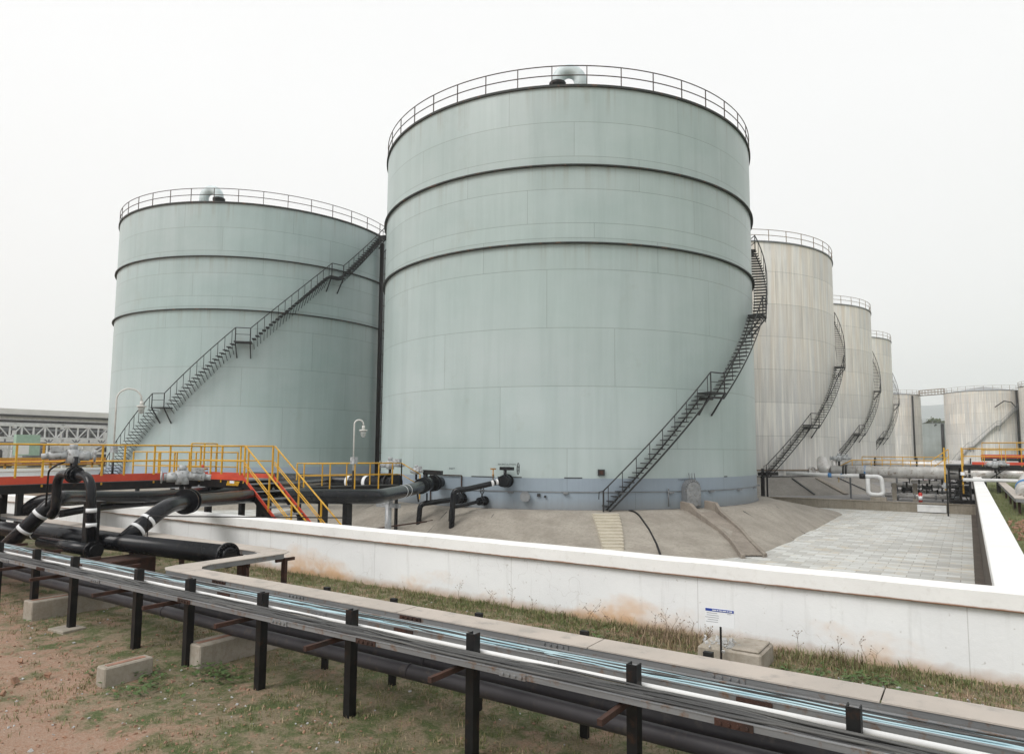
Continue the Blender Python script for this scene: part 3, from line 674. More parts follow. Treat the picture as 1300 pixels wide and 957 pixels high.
lettering('RECIRCULATION', .125, MX, MY, RT + .006, -74.3, 2.02, tm_)
lettering('INLET', .125, MX, MY, RT + .006, -74.3, 1.87, tm_)
lettering('CLEANOUT', .14, MX, MY, RT + .006, -30.6, 1.27, tm_)
lettering('DOOR', .14, MX, MY, RT + .006, -27.7, 1.27, tm_)
# level line marks
m = MB()
for a0, a1 in ((-76.6, -70.6), (-60.6, -56.4), (-83.6, -77.4), (-16, -14.6)):
    m.annulus((MX, MY), RT + .004, RT + .014, 1.36, 1.41, 6, R_(a0), R_(a1))
m.build('level_mark', 'stencil', tm_)
# rectangular bracket round the big nozzle
m = MB()
for a in (-96.2, -86.2): m.bar(cylp(MX, MY, RT + .08, a, -.15), cylp(MX, MY, RT + .08, a, 1.42), .05)
for k in range(6): m.bar(cylp(MX, MY, RT + .08, -96.2 + k * 10 / 6, 1.42), cylp(MX, MY, RT + .08, -96.2 + (k + 1) * 10 / 6, 1.42), .05)
m.build('pipe_frame', 'rust', tm_)
# foam downcomer and caged ladder on the left tank
m = MB(); d = radial(0, 0, 11.3); a = 11.3
m.tube([cylp(LX, LY, RT + .34, a + 1.6, 21.0), cylp(LX, LY, RT + .34, a + 1.6, 10.), cylp(LX, LY, RT + .34, a + 1.6, 0)], .2, 12)
m.build('downcomer_pipe', 'black_steel', tl_)
m = MB()
for rr, aa in ((.3, a + 4.2), (.85, a + 4.2)): m.bar(cylp(LX, LY, RT + rr, aa, 0), cylp(LX, LY, RT + rr, aa, 20.6), .05)
for k in range(14): m.bar(cylp(LX, LY, RT, a + 4.2, 1 + k * 1.45), cylp(LX, LY, RT + .85, a + 4.2, 1 + k * 1.45), .05)
m.build('pipe_bracket', 'rail_steel', tl_)
# base fittings of first silver tank: door + dark skirt line
x, y = SX[0]
for k, (x, y) in enumerate(SX[:1]):
    m = MB(); m.annulus((x, y), RT + .003, RT + .12, 1.08, 1.16, 120); m.build('base_girder', 'rust_rail', bpy.data.objects['storage_tank.002'])
    m = MB(); c = cylp(x, y, RT + .12, -27.6, 1.0); m.torus(c, radial(0, 0, -27.6), .42, .06, 20, 6); m.cyl(c - radial(0, 0, -27.6) * .1, c, .42, 20); m.build('manway', 'insul', bpy.data.objects['storage_tank.002'])
    m = MB(); m.annulus((x, y), RT + .004, RT + .4, .54, .60, 120); m.build('bitumen_skirt', 'black_steel', bpy.data.objects['storage_tank.002'])
# drains and gutters on the silver mound
def mound_pt(cx, cy, az, z0, z1, r0, r1, t, lift=.0):
    rr = r0 + .35 + (r1 - r0 - .35) * t; z = z0 - .14 + (z1 - z0 + .14) * t; return cylp(cx, cy, rr, az, z + lift)
for az_, w_, nm, lb in ((-31.5, .5, 'drain', 'wide dark gutter down the nearest silver tank mound, right of its manway'), (-43, .12, 'drain', 'thin dark joint running down the grey mound left of the manway'), (-19, .12, 'drain', 'thin dark gutter running down the grey mound under the small white pipe')):
    m = MB(); m.bar(mound_pt(*SX[0], az_, .52, TERR, 13.3, 16.6, 0, .07), mound_pt(*SX[0], az_, .52, TERR, 13.3, 16.6, 1, .1), w_, .08)
    tag(m.build('drain_gutter', 'dark_plant' if w_ < .3 else 'drain_conc'), lb, 'drain')

# ------------------------------------------------------------------ steps, joint and drain chute on the main mound
t = thing('concrete_steps', 'pale sandy concrete steps going down the brown mound below the tank stair', 'steps', tuple(cylp(MX, MY, 15.2, -52.4, FLOOR)))
for k in range(13):
    rr = 13.62 + k * .42; z = mz(-54, rr + .1) + .11
    sh = -.17 * k; a0, a1 = -55.0 + k * .12 + sh, -49.9 - k * .12 + sh
    m = MB(); m.annulus((MX, MY), rr - .02, rr + .43, z - .5, z, 3, R_(a0), R_(a1)); m.build('step', 'steps', t, bevel=.01)
for az_ in (-112, -98, -86, -75, -64, -18, -9, 0):
    m = MB(); m.tube([cylp(MX, MY, r_, az_, mz(az_, r_) + .004) for r_ in (13.72, 14.4, 15.2)] + [cylp(MX, MY, toe(az_) * f_ + 13.7 * (1 - f_), az_, mz(az_, toe(az_) * f_ + 13.7 * (1 - f_)) + .004) for f_ in (.55, .8, 1)], .016, 5)
    structure(m.build('mound_joint', 'dark_plant'))
m = MB(); pts = [cylp(MX, MY, 12.9, -46.3, MZ + .02), cylp(MX, MY, 13.3, -45.8, MZ + .02), cylp(MX, MY, 13.7, -45.4, MZ - .13), cylp(MX, MY, 15.9, -46.8, mz(-46.8, 15.9) + .05), cylp(MX, MY, 17.9, -48.1, mz(-48.1, 17.9) + .05), cylp(MX, MY, 19.6, -49.3, mz(-49.3, 19.6) + .05)]
m.tube(fillet(pts, .2), .045, 8); tag(m.build('earthing_cable', 'black_steel'), 'thin black earthing cable running down the brown mound from the foot of the spiral stair', 'cable')
t = thing('drain_chute', 'concrete drain chute with two low side walls below the arched cleanout door', 'drain chute', tuple(cylp(MX, MY, 15, -30, FLOOR)))
for azs in ((-32.9, -32.9, -33.2, -34.8, -36.6, -39.6), (-25.8, -25.8, -27.2, -30.4, -33.4, -36.6)):
    m = MB(); P = [(12.75, azs[0], MZ + .42, MZ - .3), (13.5, azs[1], MZ + .36, MZ - .4), (14.1, azs[2], mz(azs[2], 14.1) + .30, MZ - .8), (16.3, azs[3], mz(azs[3], 16.3) + .24, FLOOR - .2), (17.8, azs[4], mz(azs[4], 17.8) + .22, FLOOR - .2), (19.9, azs[5], FLOOR + .16, FLOOR - .2)]
    vs = []
    for r, a_, zt, zb in P:
        for s_ in (-.1, .1):
            for z in (zb, zt): v = cylp(MX, MY, r, a_, z); tn = Vector((-math.sin(R_(a_)), math.cos(R_(a_)), 0)); vs.append(v + tn * s_)
    fs = []
    for i in range(len(P) - 1):
        a4 = i * 4; fs += [(a4 + 1, a4 + 5, a4 + 7, a4 + 3), (a4, a4 + 4, a4 + 5, a4 + 1), (a4 + 2, a4 + 3, a4 + 7, a4 + 6)]
    fs += [(0, 1, 3, 2), (20, 22, 23, 21)]
    m.add(vs, fs); m.build('side_wall', 'drain_conc', t, bevel=.02)
m = MB(); m.bar(cylp(MX, MY, 13.6, -29.5, MZ - .10), cylp(MX, MY, 16.2, -32.4, mz(-32, 16.2) + .03), 1.1, .05); m.bar(cylp(MX, MY, 16.2, -32.4, mz(-32, 16.2) + .031), cylp(MX, MY, 19.6, -37.8, FLOOR + .06), 1.0, .05); m.build('channel_floor', 'drain_conc', t)

# ------------------------------------------------------------------ pipes
def band(parent, p, d, r, w_=.07, mat='band'):
    m = MB(); p = Vector(p); d = Vector(d).normalized(); m.cyl(p - d * w_ / 2, p + d * w_ / 2, r + .006, 24); return m.build('paint_band', mat, parent)
# lower pair of dull black pipes in front
for yy, zz, rr, lb in ((5.58, .355, .078, 'nearer of the two long dull black pipes lying low under the cable trays'), (5.88, .38, .105, 'farther and thicker of the two long dull black pipes lying low under the cable trays')):
    t = thing('pipeline', lb, 'pipe', (-8, yy, 0), 'dull black ground pipes'); m = MB()
    m.tube([(x_, yy, zz + .01 * math.sin(x_)) for x_ in range(-34, 14, 2)], rr, 28); m.build('pipe', 'dull_pipe', t)
    for x_ in (-9.9, -5.1): m = MB(); m.cyl((x_ - .012, yy, zz + .01 * math.sin(x_)), (x_ + .012, yy, zz + .01 * math.sin(x_)), rr + .005, 28); m.build('weld_seam', 'dull_pipe', t)
def plinth(x, y0, y1, h, lb, w_=.32):
    t = thing('pipe_plinth', lb, 'plinth', (x, y0, 0), 'concrete pipe plinths'); m = MB(); m.span(x - w_ / 2, x + w_ / 2, y0, y1, -.1, h); m.build('block', 'concrete', t, bevel=.015)
    m = MB(); m.span(x - .035, x + .035, y0 + .06, y1 - .06, h - .004, h + .006); m.build('bearing_plate', 'brick_red', t); return t
plinth(-12.75, 4.92, 7.0, .27, 'concrete plinth under the low pipes at the left edge between the first two posts')
plinth(-8.28, 5.04, 7.0, .27, 'long concrete plinth under the pipes, between two black posts in the foreground')
plinth(-8.50, 4.06, 4.62, .20, 'short loose concrete block with a reddish top lying on the earth at the bottom left', .2)
# header P1
t = thing('header_pipe', 'big shiny black header pipe with a dished flange end pointing right, beneath the beige tray', 'pipe', (-18, 7.9, 0)); m = MB()
HY, HR = 7.1, .172
def hz_(x): return .90 + (x + 10.75) * .018
m.tube([(x_, HY, hz_(x_)) for x_ in (-36, -30, -20, -10.8)], HR, 36); m.build('pipe', 'black_pipe', t)
m = MB(); flange(m, (-10.75, HY, .90), (1, 0, 0), .215, .06, 16); m.cyl((-10.72, HY, .9), (-10.66, HY, .9), .165, 28, 0, .12); m.build('end_flange', 'black_pipe', t)
for x_ in (-18.6, -18.1): band(t, (x_, HY, hz_(x_)), (1, 0, 0), HR, .05)
for x_ in (-17.4, -21.5): m = MB(); m.span(x_ - .1, x_ + .1, HY - .16, HY + .16, 0, hz_(x_) - HR + .02); m.build('saddle', 'rust', t)
m = MB(); m.span(-14.25, -13.55, 6.55, 7.4, 0, .60); tag(m.build('pipe_plinth', 'rust', bevel=.02), 'rusty brown block under the big black header pipe', 'plinth', 'concrete pipe plinths')
# header 2
t = thing('header_pipe', 'shorter black pipe with a round capped end lying left of the square black column', 'pipe', (-18, 6.5, 0)); m = MB()
m.tube([(-16.4, 6.5, .75), (-14.2, 6.5, .77)], .12, 28); m.build('pipe', 'black_pipe', t)
m = MB(); flange(m, (-14.15, 6.5, .77), (1, 0, 0), .175, .06, 8); m.cyl((-14.12, 6.5, .77), (-14.04, 6.5, .77), .11, 20); m.build('end_flange', 'black_pipe', t)
def big_line(label, pts, r, bends, bands, flanges, mat='black_pipe', grow=None):
    t = thing('pipeline', label, 'pipe', tuple(pts[0]), 'black pipes rising over the bund wall'); m = MB(); fp = fillet(pts, bends, 10)
    rad = [r + (grow - r) * min(1, max(0, (p.y - 10.5) / 6)) for p in fp] if grow else None
    m.tube(fp, r, 32, radii=rad); m.build('pipe', mat, t)
    for p, d in bands: band(t, p, d, r if not grow or Vector(p).y < 12 else grow)
    for p, d, fr in flanges: m = MB(); flange(m, p, d, fr, .07, 14); m.build('flange', mat, t)
    return t
def lerp(a, b_, k): return Vector(a) * (1 - k) + Vector(b_) * k
P2 = [(-14.22, 7.1, .88), (-14.35, 7.95, 1.50), (-15.3, 9.0, 1.50), (-16.4, 10.4, 1.42), (-18.1, 12.6, 1.32), (-18.75, 15.6, 1.12), (-18.3, 18.1, 1.0), (-21.2, 23.2, .96), (-23.1, 26.2, 1.0), (-23.57, 27.92, 1.03)]
dA = Vector(P2[1]) - Vector(P2[0])
dn = (Vector(P2[9]) - Vector(P2[8])).normalized()
dF = (Vector(P2[2]) - Vector(P2[1])).normalized()
t = big_line('shiny black pipe curving over the white wall under the stairs to the big tank', P2, .165, .5,
    [(lerp(P2[0], P2[1], .30), dA), (lerp(P2[0], P2[1], .56), dA), (lerp(P2[6], P2[7], .62), Vector(P2[7]) - Vector(P2[6])), (lerp(P2[6], P2[7], .75), Vector(P2[7]) - Vector(P2[6]))],
    [(Vector(P2[2]) + dF * -.10, dF, .29), (Vector(P2[2]) + dF * .12, dF, .29), (lerp(P2[7], P2[8], .55), Vector(P2[8]) - Vector(P2[7]), .38), (lerp(P2[7], P2[8], .7), Vector(P2[8]) - Vector(P2[7]), .38), (lerp(P2[8], P2[9], .4), dn, .42), (lerp(P2[8], P2[9], .55), dn, .42)], grow=.27)
m = MB(); c = lerp(P2[8], P2[9], -.05); m.cyl(c - dn * .25, c + dn * .25, .36, 24); m.cyl(c, c + Vector((0, 0, .62)), .12, 14); m.bar(c + Vector((-.45, -.1, -.42)), c + Vector((-.35, -.1, -.9)), .06); m.bar(c + Vector((.2, -.1, -.42)), c + Vector((.2, -.1, -.9)), .06); vb = m.build('valve_body', 'black_pipe', t)
m = MB(); m.bar(c + Vector((-.1, 0, .62)), c + Vector((.85, .25, .58)), .3, .22); m.build('gearbox', 'black_steel', vb)
def actuator(c, t, s=1., ax=Vector((1, 0, 0))):
    """motor, gear case and terminal box on top of a valve"""
    c = Vector(c); sd_ = Vector((-ax.y, ax.x, 0))
    m = MB(); m.cyl(c + ax * -.42 * s + Vector((0, 0, .22 * s)), c + ax * -.1 * s + Vector((0, 0, .22 * s)), .15 * s, 18); m.cyl(c + ax * -.5 * s + Vector((0, 0, .22 * s)), c + ax * -.42 * s + Vector((0, 0, .22 * s)), .11 * s, 18, 0)
    m.cyl(c + Vector((0, 0, 0)), c + Vector((0, 0, .42 * s)), .19 * s, 18); m.cyl(c + Vector((0, 0, .42 * s)), c + Vector((0, 0, .58 * s)), .11 * s, 14)
    o = m.build('actuator', 'actuator', t)
    m = MB(); m.cyl(c + ax * .1 * s + Vector((0, 0, .26 * s)), c + ax * .62 * s + Vector((0, 0, .22 * s)), .13 * s, 16); m.box(c + ax * .42 * s + Vector((0, 0, .42 * s)), (.34 * s, .22 * s, .16 * s), math.atan2(ax.y, ax.x)); m.cyl(c + ax * .62 * s + Vector((0, 0, .22 * s)), c + ax * .8 * s + Vector((0, 0, .2 * s)), .09 * s, 14); m.build('motor', 'actuator', o)
    handwheel(c + ax * -.56 * s + Vector((0, 0, .22 * s)), ax, .16 * s, o, 'actuator')
    m = MB(); m.cyl(c + Vector((0, 0, -.35 * s)), c, .07 * s, 12); m.build('yoke', 'black_steel', o)
actuator((-15.72, 9.1, 1.88), t, .78, Vector((.52, .855, 0)))
actuator(Vector(c) + Vector((-.55, -.1, .5)), t, .8, Vector((.9, -.3, 0)))
# P3
P3A, P3B = (-17.08, 6.02, .52), (-16.42, 6.76, 1.66)
B0 = Vector(P3A); B1 = Vector(P3B); dB = B1 - B0
t = big_line('shiny black pipe with two white bands rising at far left behind the arched pipe', [B0, B1, (-17.39, 7.6, 1.59), (-18.05, 8.8, 1.49), (-18.44, 9.8, 1.44), (-19.63, 11.6, 1.38), (-24, 18, 1.25), (-30, 26, 1.0)], .155, .4,
    [(lerp(B0, B1, .42), dB), (lerp(B0, B1, .70), dB)], [])
m = MB(); pts = [(-21.3, 7.85, .45), (-20.65, 7.9, 1.33), (-20.0, 8.6, 1.38), (-21.2, 10.0, 1.30)]; m.tube(fillet(pts, .5, 10), .18, 28)
tag(m.build('pipe_elbow', 'black_pipe'), 'dark elbow of a black pipe bending down behind the banded pipe at far left', 'pipe', 'black pipes rising over the bund wall')
m = MB(); m.tube(fillet([(-17.3, 7.2, 1.24), (-17.9, 8.2, 1.28), (-18.6, 9.8, 1.26), (-22, 18, 1.15)], .4), .085, 18)
tag(m.build('pipeline', 'black_pipe'), 'thinner black pipe running level below the big pipe across the white wall', 'pipe', 'black pipes rising over the bund wall')
# arch
AY = 6.5
t = thing('arched_pipe', 'black pipe arch like an upturned U with a valve on top at left', 'pipe', (-15.2, AY, .6)); m = MB()
pts = [(-16.35, 6.7, 1.32), (-16.05, AY, 1.32), (-15.84, AY, 1.45), (-15.86, AY, 2.20), (-14.42, AY, 2.17), (-14.24, AY, .80)]
m.tube(fillet(pts, .34, 10), .088, 24); m.build('pipe', 'black_pipe', t)
band(t, (-14.33, AY, 1.52), (0, 0, 1), .088, .08); band(t, (-14.30, AY, 1.24), (0, 0, 1), .088, .08)
m = MB(); c = (-15.12, AY, 2.19)
for dx in (-.12, -.04, .04, .12): flange(m, (c[0] + dx, c[1], c[2]), (1, 0, 0), .17 if abs(dx) < .1 else .14, .045, 8)
m.cyl((c[0], c[1], c[2]), (c[0], c[1], c[2] + .36), .05, 12); m.build('valve', 'black_pipe', t)
actuator((-15.22, AY, 2.42), t, .66, Vector((-.35, -.94, 0)))
m = MB(); m.tube(fillet([(-16.3, AY, 1.5), (-16.28, AY, 2.25), (-15.9, AY, 2.38), (-15.5, AY, 2.45)], .1), .02, 8); m.build('impulse_line', 'black_steel', t)
# square column beside it
t = thing('pipe_column', 'square black column standing behind the right leg of the arched pipe', 'column', (-15, 6.75, 0)); m = MB(); m.span(-15.06, -14.74, 6.68, 6.86, 0, 1.62); m.build('post', 'black_steel', t)
m = MB(); m.span(-15.14, -14.66, 6.62, 6.92, 1.62, 1.66); m.build('cap_plate', 'black_steel', t)
m = MB(); m.span(-18.78, -18.62, 6.4, 6.52, 0, 1.58); tag(m.build('pipe_column', 'black_steel'), 'thin black post cut by the left edge of the picture', 'column')
# small instrument stand by riser
m = MB(); m.tube(fillet([(-13.75, 7.3, .95), (-13.75, 7.3, 1.38), (-10.9, 10.0, 1.3)], .03), .012, 6); tag(m.build('wire_stand', 'black_steel'), 'thin black wire bent over beside the banded rising pipe', 'wire')
# small lines on the big tank
def small_line(label, pts, r, bands=(), hw=None):
    t = thing('pipeline', label, 'pipe', tuple(pts[-1]), 'thin black pipes dropping from the big green tank'); m = MB(); m.tube(fillet(pts, .35, 8), r, 18); m.build('pipe', 'black_pipe', t)
    for p, d in bands: band(t, p, d, r, .07)
    return t
n0 = cylp(MX, MY, RT, -74, 1.21); d0 = radial(0, 0, -74)
t = small_line('thin black pipe with white rings, highest of three dropping behind the wall', [n0, n0 + d0 * .9 + Vector((-.3, 0, -.05)), (-20.3, 26.0, .86), (-20.83, 25.6, .82), (-20.86, 25.5, FLOOR)], .135)
e = (Vector((-20.3, 26.0, .86)) - (n0 + d0 * .9)).normalized()
band(t, n0 + d0 * .95 + e * .12 + Vector((-.15, 0, 0)), e, .135); band(t, n0 + d0 * .95 + e * .42 + Vector((-.08, 0, 0)), e, .135)
m = MB(); m.ball(n0 + d0 * .45, .33, 16); flange(m, n0 + d0 * .12, d0, .34, .08, 10); flange(m, n0 + d0 * .82, d0, .28, .08, 10); m.cyl(n0 + d0 * .45, n0 + d0 * .45 + Vector((0, 0, .62)), .08, 12); m.box(n0 + d0 * .45 + Vector((.1, 0, .62)), (.75, .2, .16)); vb = m.build('valve', 'black_pipe', t)
handwheel(n0 + d0 * .45 + Vector((.72, .1, .62)), (1, .4, 0), .28, vb)
m = MB(); q0 = n0 + d0 * .9 + Vector((-.55, 0, 0)); m.cyl(q0, q0 + Vector((0, 0, .6)), .03, 8); m.bar(q0 + Vector((-.15, 0, .6)), q0 + Vector((.15, 0, .6)), .07); m.ball(q0 + Vector((0, 0, .3)), .06, 8); m.build('gauge', 'brass', vb)
n1 = cylp(MX, MY, RT, -85.5, .26); d1 = radial(0, 0, -85.5)
t = small_line('thin black pipe below the big valve, leftmost of three dropping behind the wall', [n1, n1 + d1 * .8, (-22.5, 26.0, .12), (-22.95, 25.6, .06), (-22.98, 25.5, FLOOR)], .13)
m = MB(); m.ball(n1 + d1 * .5, .27, 14); flange(m, n1 + d1 * .2, d1, .28, .07, 8); flange(m, n1 + d1 * .8, d1, .26, .07, 8); m.cyl(n1 + d1 * .5, n1 + d1 * .5 + Vector((0, 0, .5)), .05, 8); m.build('valve', 'black_pipe', t)
n2 = cylp(MX, MY, RT, -79.6, .18); d2 = radial(0, 0, -79.6)
t = small_line('thinnest black pipe between the other two that drop from the green tank behind the wall', [n2, n2 + d2 * .8, (-20.9, 26.2, .02), (-21.3, 26.0, -.06), (-21.33, 25.95, FLOOR)], .09)
m = MB(); m.ball(n2 + d2 * .45, .22, 14); flange(m, n2 + d2 * .15, d2, .24, .07, 8); flange(m, n2 + d2 * .72, d2, .2, .07, 8); m.cyl(n2 + d2 * .45, n2 + d2 * .45 + Vector((0, 0, .4)), .04, 8); vb = m.build('valve', 'black_pipe', t); handwheel(n2 + d2 * .45 + Vector((0, 0, .52)), (.3, 1, 0), .16, vb)
# grey stand below the big pipe
t = thing('pipe_stand', 'pale grey pipe stand with short crossbar under the big black pipe by the mound', 'pipe stand', (-19.6, 20, FLOOR)); m = MB(); m.cyl((-19.62, 20, FLOOR), (-19.62, 20, .55), .13, 16); m.build('post', 'galv', t)
m = MB(); m.bar((-20.25, 20, .5), (-19.0, 20, .5), .12, .16); m.span(-19.72, -19.5, 19.9, 20.12, .55, .78); m.build('cross_bar', 'galv', t)
for (x_, y_, z_, lb) in ((-17.9, 12.9, 1.05, 'black pipe post directly behind the wall, left of the red stairs'), (-18.7, 15.9, .9, 'black pipe post behind the wall under the foot of the red stairs'), (-18.7, 17.0, .8, 'thin black pipe post right of the red stairs, behind the wall')):
    m = MB(); m.span(x_ - .12, x_ + .12, y_ - .12, y_ + .12, FLOOR, z_); tag(m.build('pipe_column', 'black_steel'), lb, 'column')
m = MB(); m.tube([(-21.6, 24.6, -.65), (-25.5, 22, -1.3)], .03, 6); m.tube([(-21.5, 24.9, -.6), (-25.5, 21.7, -1.3)], .02, 6); tag(m.build('conduit', 'rust'), 'pair of thin brown conduits crossing the brown mound under the big pipe', 'conduit')

# ------------------------------------------------------------------ tray posts, trays, conduit
PX = [-15.8, -14.3, -12.83, -11.5, -9.63, -8.38, -6.9, -5.42, -3.84, -2.26, -.7, .9, 2.5]
PL = ['outside the left edge', 'near the left edge', 'first tray post from the left, with rusty foot beside a plinth', 'second tray post from the left, standing in a square concrete pad', 'third tray post from the left, standing in bare earth', 'fourth tray post from the left, at the end of the long plinth', 'fifth tray post from the left, beyond the long plinth', 'sixth tray post from the left, with a rusty arm', 'seventh tray post from the left, before the beige tray lid', 'eighth tray post from the left, its top breaking the blue cables', 'black post at the lower right under the tray', 'black post right of the lower right corner', 'rightmost black post under the trays']
proto = None
for i, x_ in enumerate(PX):
    loc = Vector((x_, 5.0, 0))
    if proto is None:
        t = thing('tray_post', '', 'post', loc, 'black posts carrying the cable trays'); proto = t
        m = MB(); m.span(x_ - .044, x_ + .044, 4.985, 4.997, -.05, 1.07); m.span(x_ - .044, x_ - .034, 4.996, 5.08, -.05, 1.069); m.span(x_ + .034, x_ + .044, 4.996, 5.08, -.05, 1.069); m.build('upright', 'black_steel', t)
        m = MB(); m.bar((x_, 4.44, .812), (x_, 6.02, .812), .04, .045); m.build('arm', 'rust', t)
    else:
        t = dup_tree(proto, loc - Vector(proto.location)); t['_o'] = tuple(loc)
    t['label'] = 'black channel post carrying the cable trays, ' + PL[i] if i < 2 or i > 9 else PL[i]
m = MB(); m.box((-11.5, 4.98, -.01), (.40, .34, .07), .1); tag(m.build('footing_pad', 'concrete', bevel=.01), 'small square concrete footing pad around the foot of the second post', 'footing')
XL, XR = -32., 9.
def wob(x, s, k): return k * noise.noise(Vector((x * .55, s * 7.3, 0))) + k * .4 * noise.noise(Vector((x * 1.9, s * 3.1, 5)))
def cable(y0, y1, z, r, mat, parent, s, x0=XL, x1=XR, seg=6, lane=True):
    m = MB(); pts = []; n = int((x1 - x0) / .28)
    for i in range(n + 1):
        x = x0 + (x1 - x0) * i / n; f = .5 + .5 * math.sin(x * .23 + s * 1.7)
        base = y0 + (y1 - y0) * ((s * .618) % 1)
        pts.append((x, min(y1, max(y0, base + wob(x, s, .10))), z + .02 * ((s * .37) % 1) + wob(x, s + 9, .02)))
    m.tube(pts, r, seg); m.build('cable', mat, parent)
def tray(label, y0, y1, zb, zr, cables, mats, rr=(.009, .014), step=None):
    t = thing('cable_tray', label, 'cable tray', (-8, (y0 + y1) / 2, zb), 'cable trays on the black posts')
    for yy in (y0, y1): m = MB(); m.span(XL, XR, yy - .006, yy + .006, zb, zr); m.span(XL, XR, yy - .012 if yy == y0 else yy - .02, yy + .02 if yy == y0 else yy + .012, zr, zr + .006); m.build('side_rail', 'tray_side', t)
    m = MB(); x = XL
    while x < XR: m.box((x, (y0 + y1) / 2, zb + .012), (.03, y1 - y0 - .02, .02)); x += .3
    m.build('rungs', 'tray_side', t)
    for k in range(cables):
        mt = mats[k % len(mats)]; cable(y0 + .02, y1 - .02, zb + .028 + .009 * (k % 4), random.uniform(*rr), mt, t, k + y0)
    return t
ta = tray('nearest open cable tray, full of dark grey cables, in front of the black posts', 4.74, 4.955, .868, .912, 26, ['cable_dark', 'cable_grey', 'cable_dark', 'cable_grey', 'cable_grey'])
tb = tray('open cable tray of pale blue cables running between the white conduit and the beige lid', 5.26, 5.50, .842, .905, 17, ['cable_blue', 'cable_dark', 'cable_blue', 'cable_grey', 'cable_blue', 'cable_blue'], (.006, .010))
# clamps and joint plates on the tray sides
for T, yy, zz in ((ta, 4.728, .89), (tb, 5.248, .875)):
    for k, x_ in enumerate([-13.2, -11.9, -10.2, -8.0, -6.2, -4.9, -3.2, -1.4]):
        m = MB(); m.box((x_, yy, zz), (.26, .01, .05))
        for b_ in range(4): m.cyl((x_ - .09 + b_ * .06, yy - .004, zz), (x_ - .09 + b_ * .06, yy - .02, zz), .012, 6)
        m.build('joint_plate', 'rust' if k % 2 else 'tray_side', T)
m = MB(); m.tube([(XL, 5.12, .885), (-9, 5.12, .885), (XR, 5.12, .89)], .023, 12); tag(m.build('conduit', 'white_paint'), 'long thin bright white conduit just behind the black posts', 'conduit')
# covered tray with beige lid: runs right, turns the corner toward the wall, returns left
t = thing('cable_tray', 'cable tray closed with a beige lid that zigzags back to the white wall', 'cable tray', (-8, 6, .8), 'cable trays on the black posts')
def lid_panel(poly, z, th=.012):
    m = MB(); n = len(poly); vs = [(x, y, z(x, y)) for x, y in poly] + [(x, y, z(x, y) + th) for x, y in poly]
    m.add(vs, [tuple(range(n))[::-1], tuple(range(n, 2 * n))] + [(i, (i + 1) % n, n + (i + 1) % n, n + i) for i in range(n)]); m.build('lid_panel', 'lid', t)
ZL = .945
def zl(x, y): return ZL
y0c, y1c, ya, yb = 5.56, 5.90, 7.42, 7.84
xa, xb = -10.18, -9.76
xs = [-9.55, -7.65, -5.3, -2.95, -.6, 1.75, 4.1, 6.5, 9.0]
for a, b_ in zip(xs, xs[1:]): lid_panel([(a + .006, y0c), (b_ - .006, y0c), (b_ - .006, y1c), (a + .006, y1c)], zl)
# corners (bevelled like bent ladder bends)
lid_panel([(xa + .25, y0c), (-9.556, y0c), (-9.556, y1c), (xb + .02, y1c + .12), (xb - .06, y1c + .3), (xa, y1c + .3), (xa, y0c + .3), (xa + .06, y0c + .1)], zl)
lid_panel([(xa, 6.21), (xb - .06, 6.21), (xb - .06, 7.30), (xa, 7.30)], zl)
lid_panel([(xa, 7.31), (xb - .06, 7.31), (xb - .06, 7.56), (xb - .2, 7.76), (xb - .42, yb), (xa - .3, yb), (xa - .3, ya), (xa - .06, ya - .03)], zl)
xs2 = [-10.49, -13.2, -15.6, -18.0, -20.4, -22.8, -25.2, -30, -36]
for a, b_ in zip(xs2, xs2[1:]): lid_panel([(b_ + .006, ya), (a - .006, ya), (a - .006, yb), (b_ + .006, yb)], zl)
def side(p, q_, off=.0):
    m = MB(); (x0, y0), (x1, y1) = p, q_; n = Vector((y1 - y0, x0 - x1, 0)).normalized() * .004
    z0_, z1_ = zl(x0, y0), zl(x1, y1); m.add([(x0 - n.x, y0 - n.y, z0_ - .075), (x1 - n.x, y1 - n.y, z1_ - .075), (x1 - n.x, y1 - n.y, z1_ - .003), (x0 - n.x, y0 - n.y, z0_ - .003), (x0 + n.x, y0 + n.y, z0_ - .075), (x1 + n.x, y1 + n.y, z1_ - .075), (x1 + n.x, y1 + n.y, z1_ - .003), (x0 + n.x, y0 + n.y, z0_ - .003)],
        [(0, 1, 2, 3), (7, 6, 5, 4), (0, 4, 5, 1), (3, 2, 6, 7), (0, 3, 7, 4), (1, 5, 6, 2)]); m.build('side_rail', 'tray_side', t)
side((9, y0c + .015), (xa + .25, y0c + .015)); side((xa + .25, y0c + .015), (xa + .015, y0c + .3)); side((xa + .015, y0c + .3), (xa + .015, 7.30)); side((xa + .015, 7.30), (xa - .3, ya + .015)); side((xa - .3, ya + .015), (-36, ya + .015))
side((9, y1c - .015), (xb + .02, y1c - .015)); side((xb + .02, y1c - .015), (xb - .075, y1c + .3)); side((xb - .075, y1c + .3), (xb - .075, 7.55)); side((xb - .075, 7.55), (xb - .43, yb - .015)); side((xb - .43, yb - .015), (-36, yb - .015))
for x_ in (-8.6, -7.0, -5.1, -3.3, -1.7):
    m = MB(); m.box((x_, y0c + .004, ZL - .035), (.3, .012, .05))
    for a in range(4):
        for b_ in (0, 1): m.cyl((x_ - .1 + a * .066, y0c - .002, ZL - .05 + b_ * .03), (x_ - .1 + a * .066, y0c - .02, ZL - .05 + b_ * .03), .011, 6)
    m.build('joint_plate', 'rust' if x_ in (-5.1, -8.6) else 'tray_side', t)
